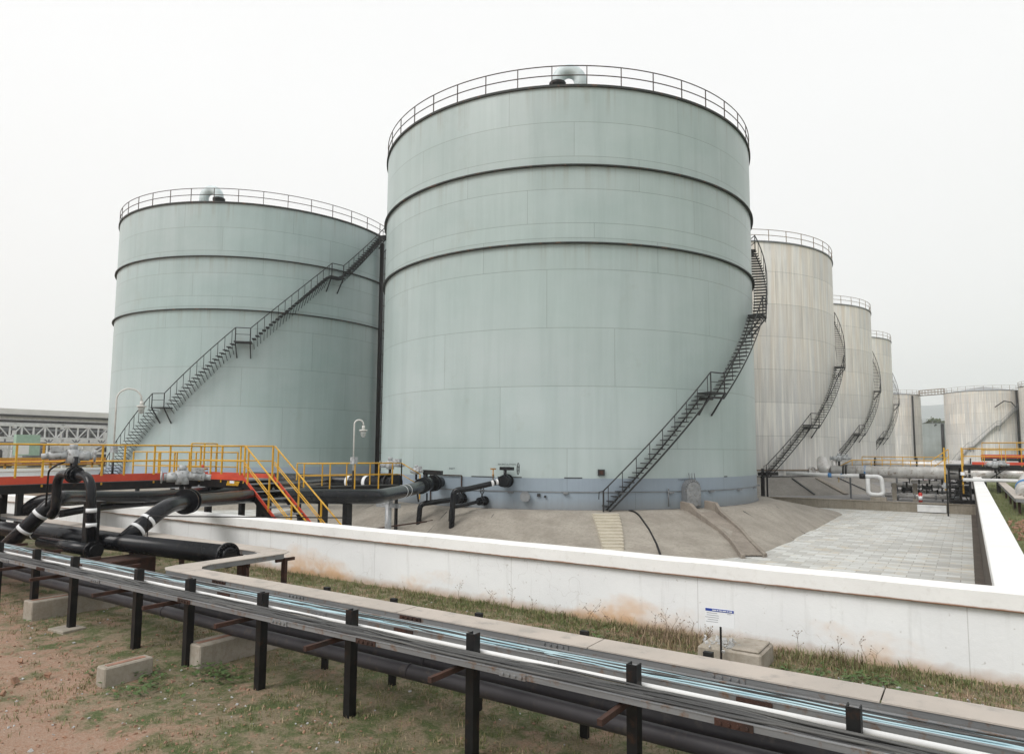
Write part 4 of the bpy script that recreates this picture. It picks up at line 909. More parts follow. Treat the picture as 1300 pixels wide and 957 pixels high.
for i, (x_, y_, lb) in enumerate([(-9.9, 7.62, 'rusty leg under the outer corner of the beige tray nearest the white wall'), (-9.93, 6.9, 'rusty leg in the grass under the crossing part of the beige tray'), (-11.12, 7.6, 'dark rusty leg under the returning beige tray, behind the header flange'), (-13.0, 7.6, 'rusty leg under the returning beige tray behind the middle of the black header'), (-14.9, 7.6, 'rusty leg under the returning beige tray beside the rising banded pipe'), (-16.8, 7.6, 'rusty leg under the returning beige tray left of the arched pipe')]):
    t2 = thing('tray_stand', lb, 'leg post', (x_, y_, 0), 'rusty legs of the beige tray'); m = MB(); z = zl(x_, y_) - .08; m.span(x_ - .045, x_ + .045, y_ - .03, y_ + .03, -.05, z); m.build('upright', 'rust', t2)
    m = MB()
    if y_ < 7.5: m.span(xa + .03, xb - .09, y_ - .02, y_ + .02, z - .055, z - .002)
    else: m.span(x_ - .02, x_ + .02, ya + .02, yb - .02, z - .055, z - .002)
    m.build('arm', 'rust', t2)
for x_, lb in ((-6.88, 'short black post top behind the beige lid, leftmost'), (-5.72, 'short black post top behind the beige lid, second from left'), (-4.47, 'short black post top behind the beige lid, middle'), (-3.19, 'short black post top behind the beige lid by the pale stone chips'), (-1.97, 'short black post top behind the beige lid, nearest the small sign')):
    m = MB(); m.span(x_ - .04, x_ + .04, 5.93, 5.98, -.05, .985); tag(m.build('short_post', 'black_steel'), lb, 'post', 'short posts behind the beige lid')

# ------------------------------------------------------------------ sign and its concrete pit
t = thing('inspection_pit', 'raised concrete pit box with stone chips on it by the wall, lower right', 'inspection pit', (-2.6, 9.3, 0))
m = MB(); m.span(-3.05, -2.25, 8.78, 9.45, -.1, .22); m.build('box', 'concrete', t, bevel=.02)
m = MB(); m.span(-2.62, -2.28, 8.82, 9.4, .222, .25); m.build('cover_slab', 'concrete', t, bevel=.01)
t = thing('notice_board', 'small white notice board with blue heading on a black stake beside the pit', 'sign', (-2.72, 8.7, 0))
SYAW = R_(4)
Ms = Matrix.Rotation(SYAW, 3, 'Z')
bc = Vector((-2.71, 8.66, .64))
m = MB(); m.bar((-2.71, 8.69, -.05), (-2.71, 8.69, .62), .022); m.build('stake', 'black_steel', t)
m = MB(); m.box(bc, (.36, .012, .22), SYAW); bo = m.build('board', 'sign_white', t)
m = MB(); m.box(bc + Ms @ Vector((0, -.008, .087)), (.352, .004, .032), SYAW); hd = m.build('heading', 'sign_blue', bo)
m = MB()
x = -.09
for ww in (.05, .02, .035, .045, .02, .03):
    m.box(bc + Ms @ Vector((x + ww / 2, -.0115, .087)), (ww, .002, .011), SYAW); x += ww + .008
m.box(bc + Ms @ Vector((.15, -.0115, .087)), (.014, .002, .016), SYAW)
m.build('heading_text', 'sign_white', bo)
m = MB()
for k in range(5): m.box(bc + Ms @ Vector((-.095 + .01 * (k % 2), -.0075, .048 - k * .027)), (.13 + .02 * ((k * 7) % 3), .002, .006), SYAW)
m.box(bc + Ms @ Vector((.12, -.0075, .055)), (.05, .002, .006), SYAW); m.build('text_lines', 'ink', bo)

# ------------------------------------------------------------------ walkways
def railing(parent, pts, z, h=1.1, posts=1.3, r=.024, mat='yellow', mids=(.55,), name='railing', ends=True):
    m = MB(); P = [Vector((x, y, zz if (zz := (p[2] if len(p) > 2 else z)) is not None else z)) for p in pts for x, y in [p[:2]]]
    for hh in (h,) + tuple(mids): m.tube(fillet([p + Vector((0, 0, hh)) for p in P], .06, 2), r if hh == h else r * .8, 8)
    rl = m.build(name, mat, parent)
    for a, b_ in zip(P, P[1:]):
        l = (b_ - a).length; n = max(1, round(l / posts))
        for k in range(n + 1 if (b_ is P[-1]) else n):
            c = a.lerp(b_, k / n); m = MB(); m.bar(c + Vector((0, 0, -.12)), c + Vector((0, 0, h)), .045); m.build('rail_post', mat, rl)
    return rl
DZ = 1.80
t = thing('walkway', 'steel walkway with red toe boards and yellow railings crossing over the black pipes at left', 'walkway', (-21, 10, FLOOR))
m = MB(); m.span(-21.9, -20.82, 2.0, 13.6, DZ - .05, DZ); m.span(-20.82, -18.45, 12.66, 13.68, DZ - .05, DZ); m.build('deck', 'grey_steel', t)
m = MB(); m.span(-20.815, -20.80, 2.0, 12.6, DZ - .03, DZ + .14); m.build('toe_board', 'red_beam', t)
m = MB(); m.span(-21.93, -21.915, 2.0, 13.6, DZ - .03, DZ + .14); m.build('toe_board', 'red_beam', t)
m = MB(); m.span(-20.80, -18.45, 12.62, 12.635, DZ - .03, DZ + .14); m.build('toe_board', 'red_beam', t)
m = MB(); m.span(-21.9, -18.45, 13.70, 13.715, DZ - .03, DZ + .14); m.build('toe_board', 'red_beam', t)
m = MB(); m.span(-20.90, -20.84, 2.0, 12.6, DZ - .28, DZ - .052); m.span(-21.9, -21.84, 2.0, 13.6, DZ - .28, DZ - .052); m.span(-20.84, -18.45, 12.66, 12.72, DZ - .28, DZ - .052); m.span(-21.9, -18.45, 13.6, 13.66, DZ - .28, DZ - .052)
m.build('deck_beam', 'black_steel', t)
for x_, y_ in ((-20.87, 3.5), (-20.87, 7.7), (-20.87, 12.3), (-18.6, 12.69), (-18.6, 13.63), (-21.87, 7.7), (-21.87, 13.6)):
    m = MB(); m.span(x_ - .07, x_ + .07, y_ - .07, y_ + .07, FLOOR if y_ > 10.2 else 0, DZ - .28); m.build('leg', 'black_steel', t)
railing(t, [(-20.85, 2.2), (-20.85, 12.66), (-18.5, 12.66)], DZ, 1.02, 1.5)
railing(t, [(-21.88, 2.2), (-21.88, 13.66), (-18.5, 13.66)], DZ, 1.02, 1.5)
m = MB()
for k in range(9): m.box((-19.25 + k * .07, 12.60, DZ - .13), (.045, .012, .15), 0, 0, Matrix.Rotation(.5, 3, 'Y'))
m.build('hazard_stripes', 'yellow', t); m = MB(); m.box((-19.0, 12.59, DZ - .09), (.22, .012, .075)); m.build('label_plate', 'sign_white', t)
# stair
s = thing('steel_stairs', 'flight of dark steel stairs with red stringers and yellow handrails descending behind the white wall', 'stairs', (-16, 13.1, FLOOR))
sx0, sz0, sx1, sz1 = -18.44, DZ, -13.9, FLOOR + .02
for yy in (12.62, 13.68):
    m = MB(); m.bar((sx0, yy, sz0 + .02), (sx1, yy, sz1 + .02), .03, .10); m.build('red_stringer_edge', 'red_beam', s)
    m = MB(); m.bar((sx0, yy, sz0 - .13), (sx1, yy, sz1 - .13), .06, .18); m.build('stringer', 'black_steel', s)
n = 15
for k in range(n):
    f = (k + .5) / n; m = MB(); m.box((sx0 + (sx1 - sx0) * f, 13.15, sz0 + (sz1 - sz0) * f - .03), (.27, .98, .035)); m.build('tread', 'grey_steel', s)
for yy in (12.62, 13.68):
    m = MB()
    for hh in (1.02, .52, .44): m.tube([(sx0, yy, sz0 + hh), (sx1, yy, sz1 + hh)], .024 if hh > 1 else .016, 8)
    r_ = m.build('handrail', 'yellow', s)
    for k in range(5):
        f = .04 + k * .23; c = Vector((sx0 + (sx1 - sx0) * f, yy, sz0 + (sz1 - sz0) * f)); m = MB(); m.bar(c + Vector((0, 0, -.1)), c + Vector((0, 0, 1.02)), .04); m.build('rail_post', 'yellow', r_)
t = thing('walkway', 'inner cross platform with lower yellow railings behind the main yellow railing at left', 'walkway', (-25, 14, FLOOR)); D2 = 1.52
m = MB(); m.span(-27.6, -22.1, 13.9, 14.9, D2 - .05, D2); m.span(-27.6, -22.1, 13.92, 13.98, D2 - .25, D2 - .052); m.build('deck', 'grey_steel', t)
for x_ in (-27.3, -24.8, -22.4): m = MB(); m.span(x_ - .06, x_ + .06, 13.95, 14.07, FLOOR, D2 - .25); m.build('leg', 'black_steel', t)
railing(t, [(-27.5, 13.9), (-23.6, 13.9)], D2, 1.08, 1.0); railing(t, [(-27.5, 14.9), (-22.2, 14.9)], D2, 1.08, 1.3); railing(t, [(-23.5, 13.9), (-23.5, 14.9)], D2, 1.4, .5)
# second walkway by the left tank nozzle
t = thing('walkway', 'low platform with yellow railings in front of the gap between the two green tanks', 'walkway', (-20, 17, FLOOR))
ZB = .93
W0, W1 = (-20.6, 14.9), (-18.9, 17.8)
W0, W1, W2 = Vector((-25.6, 20.4, 0)), Vector((-23.9, 24.9, 0)), Vector((-25.2, 25.6, 0))
ZB = .98
def off(p, dx, dy): return (p.x + dx, p.y + dy)
m = MB(); m.bar((W0.x, W0.y, ZB), (W1.x, W1.y, ZB), 1.0, .06); m.bar((W0.x, W0.y, ZB - .12), (W1.x, W1.y, ZB - .12), .9, .14); m.build('deck', 'black_steel', t)
for k in (0, .5, 1): c = W0.lerp(W1, k); m = MB(); m.bar((c.x, c.y, FLOOR), (c.x, c.y, ZB - .19), .12); m.build('leg', 'black_steel', t)
railing(t, [off(W0, .5, -.2), off(W1, .5, -.2)], ZB, 1.1, 1.2); railing(t, [off(W0, -.5, .2), off(W1, -.5, .2)], ZB, 1.1, 1.2)
railing(t, [(W1.x + .5, W1.y - .2, ZB), (W1.x + 1.0, W1.y + .6, ZB - .55)], ZB, 1.1, 1.2)
# black pipe with white bands and valve beyond it
t = thing('pipeline', 'black pipe with two wide white bands running behind the low yellow platform', 'pipe', (-30, 26, 0)); m = MB(); pa, pb = Vector((-31.5, 26.2, .95)), Vector((-25.6, 26.6, .95)); m.tube([(-38, 26.3, .95), pa, pb], .36, 24); m.build('pipe', 'black_pipe', t)
for k in (.45, .66): band(t, pa.lerp(pb, k), pb - pa, .36, .22)
for k in (.86, .92, 1.0): m = MB(); flange(m, pa.lerp(pb, k), pb - pa, .52, .1, 12); m.build('flange', 'black_steel', t)
actuator(pa.lerp(pb, .93) + Vector((0, 0, .75)), t, 1.1, Vector((.95, .2, 0)))

# lamps
def lamp(label, base, h, dirv, a=.45, r=.035, group='gooseneck lamp posts'):
    base = Vector(base); dirv = Vector(dirv).normalized(); t = thing('lamp_post', label, 'lamp post', tuple(base), group); m = MB()
    m.tube([base, base + Vector((0, 0, .9))], r * 1.3, 12, 0); m.build('lower_pole', 'black_steel', t)
    m = MB(); pts = [base + Vector((0, 0, .9)), base + Vector((0, 0, h - a))] + [base + Vector((0, 0, h - a)) + dirv * (a - a * math.cos(PI * k / 10)) + Vector((0, 0, a * math.sin(PI * k / 10))) for k in range(1, 10)] + [base + dirv * 2 * a + Vector((0, 0, h - a - .05))]
    m.tube(pts, r, 12); m.build('pole', 'lampwhite', t)
    e = base + dirv * 2 * a + Vector((0, 0, h - a - .05)); m = MB()
    m.cyl(e, e - Vector((0, 0, .18)), .07, 14); m.cyl(e - Vector((0, 0, .18)), e - Vector((0, 0, .24)), .17, 18, 0, .19); hd = m.build('lamp_head', 'lampwhite', t)
    m = MB(); m.cyl(e - Vector((0, 0, .24)), e - Vector((0, 0, .42)), .13, 16, 0, .11); m.ball(e - Vector((0, 0, .42)), .11, 12); m.build('lamp_glass', 'glass', hd)
    m = MB(); m.box(base + Vector((.03, 0, 1.35)), (.26, .2, .3)); m.build('junction_box', 'actuator', t)
lamp('white gooseneck lamp post rising in front of the stair foot of the left green tank', (-29.3, 14, 1.35), 3.85, (.6, .8, 0), .46)
lamp('white gooseneck lamp post between the two green tanks, above the low yellow platform', (-22.8, 21.0, .9), 3.15, (.6, .8, 0), .2)
# hydrant beyond
t = thing('fire_hydrant', 'small orange red hydrant standing on the walkway behind the yellow railing', 'hydrant', (-21.3, 13.0, DZ)); m = MB(); m.cyl((-21.3, 13.0, DZ), (-21.3, 13.0, DZ + .3), .06, 14); m.ball((-21.3, 13.0, DZ + .33), .07, 12); m.build('body', 'orange', t)
m = MB(); m.cyl((-21.3, 13, DZ + .18), (-21.12, 12.94, DZ + .18), .035, 10); m.cyl((-21.3, 13, DZ + .26), (-21.14, 13.1, DZ + .26), .03, 10); m.build('outlet', 'brass', t)

# ------------------------------------------------------------------ right hand pipework
t = thing('insulated_pipe', 'thick silver clad pipe with a blue ring running level beyond the retaining wall', 'pipe', (-5, 57, TERR)); m = MB()
PR = .44; PZ = 1.28
m.tube(fillet([(-8.9, 57.2, PZ), (4.5, 57.0, PZ + .02), (4.6, 50.5, PZ - .1), (5.0, 47, .5)], .9), PR, 28); m.build('pipe', 'insul', t)
m = MB()
for k in range(12): m.cyl((-7.2 + k * .98, 57.17, PZ), (-7.17 + k * .98, 57.17, PZ), PR + .008, 28)
m.build('cladding_joint', 'galv', t)
band(t, (-6.55, 57.17, PZ), (1, 0, 0), PR, .14, 'blue_band')
m = MB(); flange(m, (-8.05, 57.2, PZ), (1, 0, 0), .5, .12, 12); flange(m, (-7.85, 57.2, PZ), (1, 0, 0), .5, .12, 12); m.build('flange', 'black_steel', t)
m = MB(); m.tube(fillet([(-8.9, 57.2, PZ), (-9.6, 57.6, PZ + .2), (-10.4, 62, 2.0)], .4), .42, 20); m.cyl((-8.7, 57.2, PZ), (-8.7, 57.2, PZ + .8), .2, 14); m.build('valve_body', 'insul', t)
actuator((-8.35, 57.1, PZ + .75), t, 1.1)
t = thing('insulated_pipe', 'small white clad pipe that turns down in a double elbow above the grey mound', 'pipe', (-6, 55.8, TERR)); m = MB()
m.tube(fillet([(-12.5, 58.5, 1.0), (-9.5, 57.0, .98), (-5.45, 56.6, .95), (-5.35, 56.6, -.25), (-5.6, 56.5, -.38), (-6.35, 56.5, -.35), (-6.35, 56.55, .80)], .3, 6), .15, 18); m.build('pipe', 'white_paint', t)
m = MB(); m.cyl((-6.9, 56.62, .96), (-6.5, 56.62, .96), .19, 16); m.build('dark_collar', 'black_steel', t)
for x_ in (-9.0, -8.1): band(t, (x_, 56.9, .975), (1, 0, 0), .17, .25, 'blue_band')
k = 0
for y_, z_, x0_, x1_, r_, lb in ((60.5, 1.75, -8.5, 3, .42, 'farther silver clad pipe seen above the thick one through the yellow railing'), (58.6, .30, -5.0, -.9, .16, 'upper thin silver pipe in the manifold left of the black platform'), (58.9, -.15, -5.0, -1.0, .13, 'middle thin silver pipe in the manifold left of the black platform'), (58.2, -.45, -5.4, -1.0, .18, 'lowest silver pipe near the ground in the manifold'), (57.4, .62, -3.6, -1.0, .11, 'short white pipe directly beneath the thick clad pipe')):
    t = thing('manifold_pipe', lb, 'pipe', ((x0_ + x1_) / 2, y_, TERR), 'silver pipes by the platform'); m = MB(); m.tube([(x0_, y_, z_), (x1_, y_ - .1, z_)], r_, 18); m.build('pipe', 'insul', t)
    for f in (.2, .45, .75): m = MB(); flange(m, (x0_ + (x1_ - x0_) * f, y_ - .1 * f, z_), (1, 0, 0), r_ * 1.45, .08, 6); m.build('flange', 'galv' if k % 2 else 'black_steel', t)
    for f in (.3, .62):
        m = MB(); xx = x0_ + (x1_ - x0_) * f; m.cyl((xx, y_, z_), (xx, y_, z_ + r_ + .32), .04, 8); m.torus((xx, y_, z_ + r_ + .32), (0, 0, 1), .13, .015, 14, 5); m.bar((xx - .13, y_, z_ + r_ + .32), (xx + .13, y_, z_ + r_ + .32), .02)
        if y_ < 60: m.build('small_valve', 'black_steel', t)
    k += 1
for x_, lb in ((-4.75, 'concrete stub column under the manifold, left one'), (-3.4, 'concrete stub column under the manifold, middle one'), (-6.05, 'low brown concrete block under the double elbow')):
    m = MB(); h = .45 if x_ > -5 else -.55; m.span(x_ - .15, x_ + .15 if x_ > -5 else x_ + .9, 58.0 if x_ > -5 else 56.35, 58.35 if x_ > -5 else 56.9, TERR, h); tag(m.build('pipe_plinth', 'concrete', bevel=.01), lb, 'plinth', 'manifold supports')
t = thing('fire_extinguisher', 'red fire extinguisher with a white label on the terrace behind the retaining wall', 'fire extinguisher', (-3.0, 56.6, TERR)); m = MB(); m.cyl((-3.0, 56.6, TERR), (-3.0, 56.6, TERR + .62), .13, 16); m.ball((-3.0, 56.6, TERR + .62), .13, 12); m.build('cylinder', 'extinguisher', t)
m = MB(); m.cyl((-3.0, 56.6, TERR + .2), (-3.0, 56.6, TERR + .48), .134, 16); m.build('paper_label', 'sign_white', t); m = MB(); m.cyl((-3, 56.6, TERR + .74), (-3, 56.6, TERR + .88), .03, 8); m.bar((-3.1, 56.6, TERR + .88), (-2.85, 56.6, TERR + .9), .04); m.build('handle', 'black_steel', t)
# platform
DP = 1.95
t = thing('access_platform', 'black steel access platform with tall yellow posts standing over the end of the narrow wall', 'platform', (0, 56.9, 0))
m = MB(); m.span(-1.35, 8.5, 56.6, 58, DP - .06, DP); m.build('deck', 'grey_steel', t)
m = MB(); m.span(-1.35, 8.5, 56.56, 56.59, DP - .30, DP - .062); m.span(-1.35, 8.5, 58.01, 58.04, DP - .30, DP - .062)
for x_ in (-1.3, -.35, .95, 2.6, 4.5): m.span(x_ - .06, x_ + .06, 56.6, 58, DP - .26, DP - .062)
m.build('deck_beam', 'black_steel', t)
for x_ in (-1.2, -.55, .02): 
    for y_ in (56.7, 57.9): m = MB(); m.span(x_ - .07, x_ + .07, y_ - .07, y_ + .07, TERR, DP - .30); m.build('leg', 'black_steel', t)
for x_ in (1.7, 4.0):
    for y_ in (56.7, 57.9): m = MB(); m.span(x_ - .07, x_ + .07, y_ - .07, y_ + .07, 0, DP - .30); m.build('leg', 'black_steel', t)
m = MB()
for z_ in (1.3, .6, -.1, -.7): m.span(-1.2, .05, 56.64, 56.7, z_ - .05, z_ + .05); m.span(-1.2, .05, 57.9, 57.96, z_ - .05, z_ + .05)
m.bar((-1.2, 56.67, -.9), (.0, 56.67, 1.5), .06); m.bar((-1.2, 57.9, 1.5), (.0, 57.9, -.9), .06); m.build('bracing', 'black_steel', t)
for z_ in range(7): m = MB(); m.span(-1.15, -.35, 55.8 + z_ * .11, 56.02 + z_ * .11, -.6 + z_ * .36, -.56 + z_ * .36); m.build('ladder_rung', 'black_steel', t)
m = MB(); m.span(1.0, 8.5, 56.545, 56.558, DP - .02, DP + .17); m.build('toe_board', 'red_beam', t)
m = MB(); m.span(.2, 1.0, 56.545, 56.558, DP - .02, DP + .17); m.build('toe_board', 'red_beam', t)
for x_ in (-1.42, -.38):
    m = MB(); m.span(x_ - .05, x_ + .05, 56.4, 56.5, .1 if x_ < -1 else -.1, 3.1); m.build('tall_post', 'yellow', t)
railing(t, [(-.3, 56.58), (3.0, 56.58)], DP, 1.08, .95, .035)
railing(t, [(-.3, 58), (8.4, 58)], DP, 1.08, 1.2, .035)
m = MB(); m.box((-.38, 56.34, 1.3), (.24, .04, .22)); m.build('tag_plate', 'sign_white', t)
m = MB(); m.box((-1.45, 56.3, .45), (.3, .06, .36), 0, 0, Matrix.Rotation(.5, 3, 'Y')); m.build('tilted_plate', 'actuator', t)
actuator((1.5, 56, 1.75), t, 1.0)
m = MB(); m.bar((1.55, 56, 0), (1.55, 56, 1.5), .08); m.bar((1.0, 56.1, .85), (2.1, 56.1, 1.7), .07); m.build('valve_stand', 'black_steel', t)
m = MB(); m.span(-1.33, -1.23, 53.7, 53.8, FLOOR, 1.3); tag(m.build('pipe_column', 'black_steel'), 'black post rising from the paved floor in front of the black access platform', 'column')
t = thing('access_platform', 'second walkway with an orange red edge beyond the black platform', 'platform', (3, 62, 0)); 
m = MB(); m.span(0.8, 9.5, 61.5, 62.7, 2.32, 2.4); m.span(.8, 9.5, 61.46, 61.49, 1.95, 2.31); m.build('deck', 'black_steel', t)
m = MB(); m.span(.8, 5.2, 61.43, 61.45, 2.38, 2.62); m.build('toe_board', 'red_beam', t)
for x_ in (1, 5, 9): m = MB(); m.span(x_ - .07, x_ + .07, 61.5, 61.64, 0, 1.95); m.build('leg', 'black_steel', t)
railing(t, [(.9, 61.5), (9.4, 61.5)], 2.4, 1.1, 1.1, .04)
t = thing('walkway', 'narrow walkway with thin yellow railings running behind the thick silver pipe', 'walkway', (-5, 59, TERR)); m = MB(); m.span(-8.0, -1.5, 58.4, 59.3, .98, 1.04); m.build('deck', 'grey_steel', t)
for x_ in (-7.8, -4.6, -1.7): m = MB(); m.span(x_ - .06, x_ + .06, 58.5, 58.62, TERR, .98); m.build('leg', 'grey_steel', t)
railing(t, [(-8.6, 58.4, .5), (-7.6, 58.4, 1.04), (-2.3, 58.4, 1.04), (-1.2, 58.4, 1.9)], 1.04, 1.1, 1.4, .035)
railing(t, [(-7.0, 59.3, 1.3), (-1.4, 59.3, 1.3)], 1.3, 1.1, 1.3, .03)
t = thing('insulated_pipe', 'silver clad pipe end with blue rings dropping beside the grass at the right edge', 'pipe', (2.5, 38, 0)); m = MB()
m.tube(fillet([(9, 42.6, 1.55), (2.6, 42.4, 1.55), (2.25, 41.0, 1.0), (2.22, 39.0, .75)], .6), .42, 24); m.build('pipe', 'insul', t)
band(t, (2.28, 40.9, 1.04), (.05, 1.9, .45), .44, .16, 'blue_band'); band(t, (2.85, 42.4, 1.55), (1, 0, 0), .42, .14, 'blue_band')
m = MB(); m.tube([(-.3, 44.2, 1.28), (9, 44.4, 1.28)], .09, 12); tag(m.build('manifold_pipe', 'white_paint'), 'thin white pipe crossing just above the far end of the narrow wall', 'pipe', 'silver pipes by the platform')
t = thing('cable_tray', 'grey lidded cable tray lying on short legs over the grass at the right edge', 'cable tray', (1.9, 45, 0)); m = MB(); m.span(1.62, 2.02, 36.8, 60, .74, .78); m.span(2.02, 6, 36.8, 37.25, .74, .78); m.build('lid', 'lid', t)
m = MB(); m.span(1.63, 1.65, 36.8, 60, .60, .738); m.span(1.63, 6, 36.80, 36.82, .60, .738); m.build('side_rail', 'tray_side', t)
for y_ in (37.2, 41, 45, 50): m = MB(); m.span(1.75, 1.85, y_, y_ + .1, 0, .6); m.build('leg', 'rust', t)
t = thing('pump_skid', 'dark pump and motor skid crowded under the black access platform', 'pump', (-.4, 58, TERR))
m = MB(); m.span(-1.1, .9, 57.6, 58.9, TERR, TERR + .25); m.build('base_frame', 'black_steel', t)
m = MB(); m.cyl((-.9, 58.2, .0), (.1, 58.2, .0), .42, 20); m.cyl((.1, 58.2, .0), (.4, 58.2, 0), .2, 14); m.cyl((.4, 58.2, 0), (.6, 58.2, 0), .45, 20); m.build('motor', 'dark_plant', t)
m = MB(); m.span(-.75, -.2, 57.75, 58.0, .5, 1.0); m.build('terminal_box', 'dark_plant', t)
m = MB(); m.tube(fillet([(.5, 58.2, .4), (.5, 58.2, .85), (1.3, 58.3, .85)], .2), .12, 12); m.build('discharge_pipe', 'insul', t)
for k, (x_, z_) in enumerate(((-1.8, .9), (-2.6, .2), (-.9, -.45), (-3.9, .05))):
    t = thing('gate_valve', ['gate valve with small handwheel just left of the black platform, upper one', 'gate valve among the manifold pipes above the fire extinguisher', 'lowest gate valve under the black platform', 'gate valve near the left end of the manifold pipes'][k], 'valve', (x_, 57.7, z_), 'manifold gate valves')
    m = MB(); m.cyl((x_ - .3, 57.7, z_), (x_ + .3, 57.7, z_), .13, 14); flange(m, (x_ - .3, 57.7, z_), (1, 0, 0), .24, .06, 8); flange(m, (x_ + .3, 57.7, z_), (1, 0, 0), .24, .06, 8); m.cyl((x_, 57.7, z_), (x_, 57.7, z_ + .5), .07, 10); m.build('body', 'black_steel' if k % 2 else 'galv', t)
    handwheel((x_, 57.7, z_ + .52), (0, 0, 1), .2, t, 'extinguisher' if k == 1 else 'black_steel')
# valve stand right behind big tank
t = thing('valve_stand', 'black valve stand peeping out right of the foot of the big green tank', 'valve', (-11.5, 47, FLOOR)); m = MB(); m.span(-11.72, -11.5, 46.9, 47.1, FLOOR, 1.1); m.span(-11.36, -11.26, 46.9, 47.0, FLOOR, 1.2); m.build('post', 'black_steel', t)
m = MB(); m.cyl((-11.9, 47, 1.25), (-10.6, 47, 1.3), .11, 14); flange(m, (-11.6, 47, 1.25), (1, 0, 0), .24, .1, 8); flange(m, (-11.3, 47, 1.26), (1, 0, 0), .24, .1, 8); m.cyl((-11.6, 47, 1.3), (-11.6, 47, 1.62), .1, 10); m.build('valve_body', 'black_steel', t)

# ------------------------------------------------------------------ far tanks, bridge, hill, trees
make_tank('far silver grey tank partly hidden behind the silver row, with a dark vertical pipe', -17.06, 202.3, 0, 17.6, 7.4, 'shell_far', (), None, 'rust_rail', group='far tanks', posts=28, seg=96, roofmat='galv', girder='grey_steel', roof_h=1.2)
ft = make_tank('wide far silver grey tank at the right with a thin stair across its face', 3.55, 196., 0, 17.2, 8.0, 'shell_far', (), (-140, (4.2, 9.0, 13.0), 1, 17.1, False), 'rust_rail', group='far tanks', posts=28, seg=96, roofmat='galv', girder='grey_steel', stair_mat='grey_steel', roof_h=1.5, detail=False)
ft2 = make_tank('far tank cut by the right edge of the picture, behind the wide one', 17.75, 189.3, 0, 17.6, 7.6, 'shell_far', (), None, 'rust_rail', group='far tanks', posts=24, seg=96, roofmat='galv', roof_h=1.2)
gt = make_tank('small low grey green tank between the far silver tanks with a diagonal dark stair', -7.6, 234.9, 0, 11.3, 8.2, 'shell_dark', (), None, 'rail_steel', group='far tanks', posts=24, seg=72, roof_h=.4)
m = MB(); m.bar((-13.5, 228.9, 5.5), (-7.2, 226.7, 10.9), .35, .3); m.build('staircase', 'stair_steel', gt)
m = MB(); m.cyl((-5.8, 226.7, 0), (-5.8, 226.7, 11), .4, 10); m.build('downcomer_pipe', 'black_steel', gt)
m = MB(); p = (-11.2, 197.4); m.cyl((p[0], p[1], 0), (p[0], p[1], 17.2), .2, 10); m.build('downcomer_pipe', 'black_steel', bpy.data.objects['storage_tank.005'])
m = MB(); m.tube([(9.85, 190.4, 0), (9.85, 190.4, 9), (9.85, 190.4, 17)], .2, 10); m.tube([(9.7, 190.2, 13.0), (8.8, 189.2, 14.3), (7.4, 188.2, 14.6), (5.6, 187.7, 13.2)], .12, 8); m.build('downcomer_pipe', 'black_steel', ft)
t = thing('walkway_bridge', 'thin lattice walkway bridge high between the two far silver tanks', 'bridge', (-5, 196, 16)); a, b_ = Vector((-6.2, 193.8, 17.3)), Vector((-3.5, 192.2, 17.3))
a, b_ = Vector((-9.9, 199.5, 17.3)), Vector((-4.3, 194.6, 17.2)); m = MB(); dz = Vector((0, 0, 1.3))
for yy in (Vector((0, 0, 0)), Vector((.2, .8, 0))):
    for z_ in (0, .65, 1.3): m.bar(a + yy + Vector((0, 0, z_)), b_ + yy + Vector((0, 0, z_)), .1)
    for k in range(9): c = a.lerp(b_, k / 8) + yy; m.bar(c, c + dz, .09)
m.build('truss', 'rust_rail', t); m = MB(); m.bar(a + Vector((.1, .4, -.05)), b_ + Vector((.1, .4, -.05)), .8, .1); m.build('deck', 'grey_steel', t)
# red pennant at the head of the third silver stair
t = thing('pennant', 'small red pennant at the top of the stair on the third silver tank', 'flag', tuple(cylp(*SX[2], RT + .9, 31, 17))); p = cylp(*SX[2], RT + .9, 33, 17.4); m = MB(); m.bar(p, p + Vector((0, 0, 2.2)), .06); m.build('pole', 'grey_steel', t)
m = MB(); m.add([p + Vector((0, 0, 2.2)), p + Vector((.5, -.1, 1.5)), p + Vector((.35, 0, .9)), p + Vector((0, 0, .9)), p + Vector((.0, .03, 2.2)), p + Vector((.5, -.07, 1.5)), p + Vector((.35, .03, .9)), p + Vector((0, .03, .9))], [(0, 1, 2, 3), (7, 6, 5, 4), (0, 4, 5, 1), (1, 5, 6, 2), (2, 6, 7, 3)]); m.build('cloth', 'orange', t)
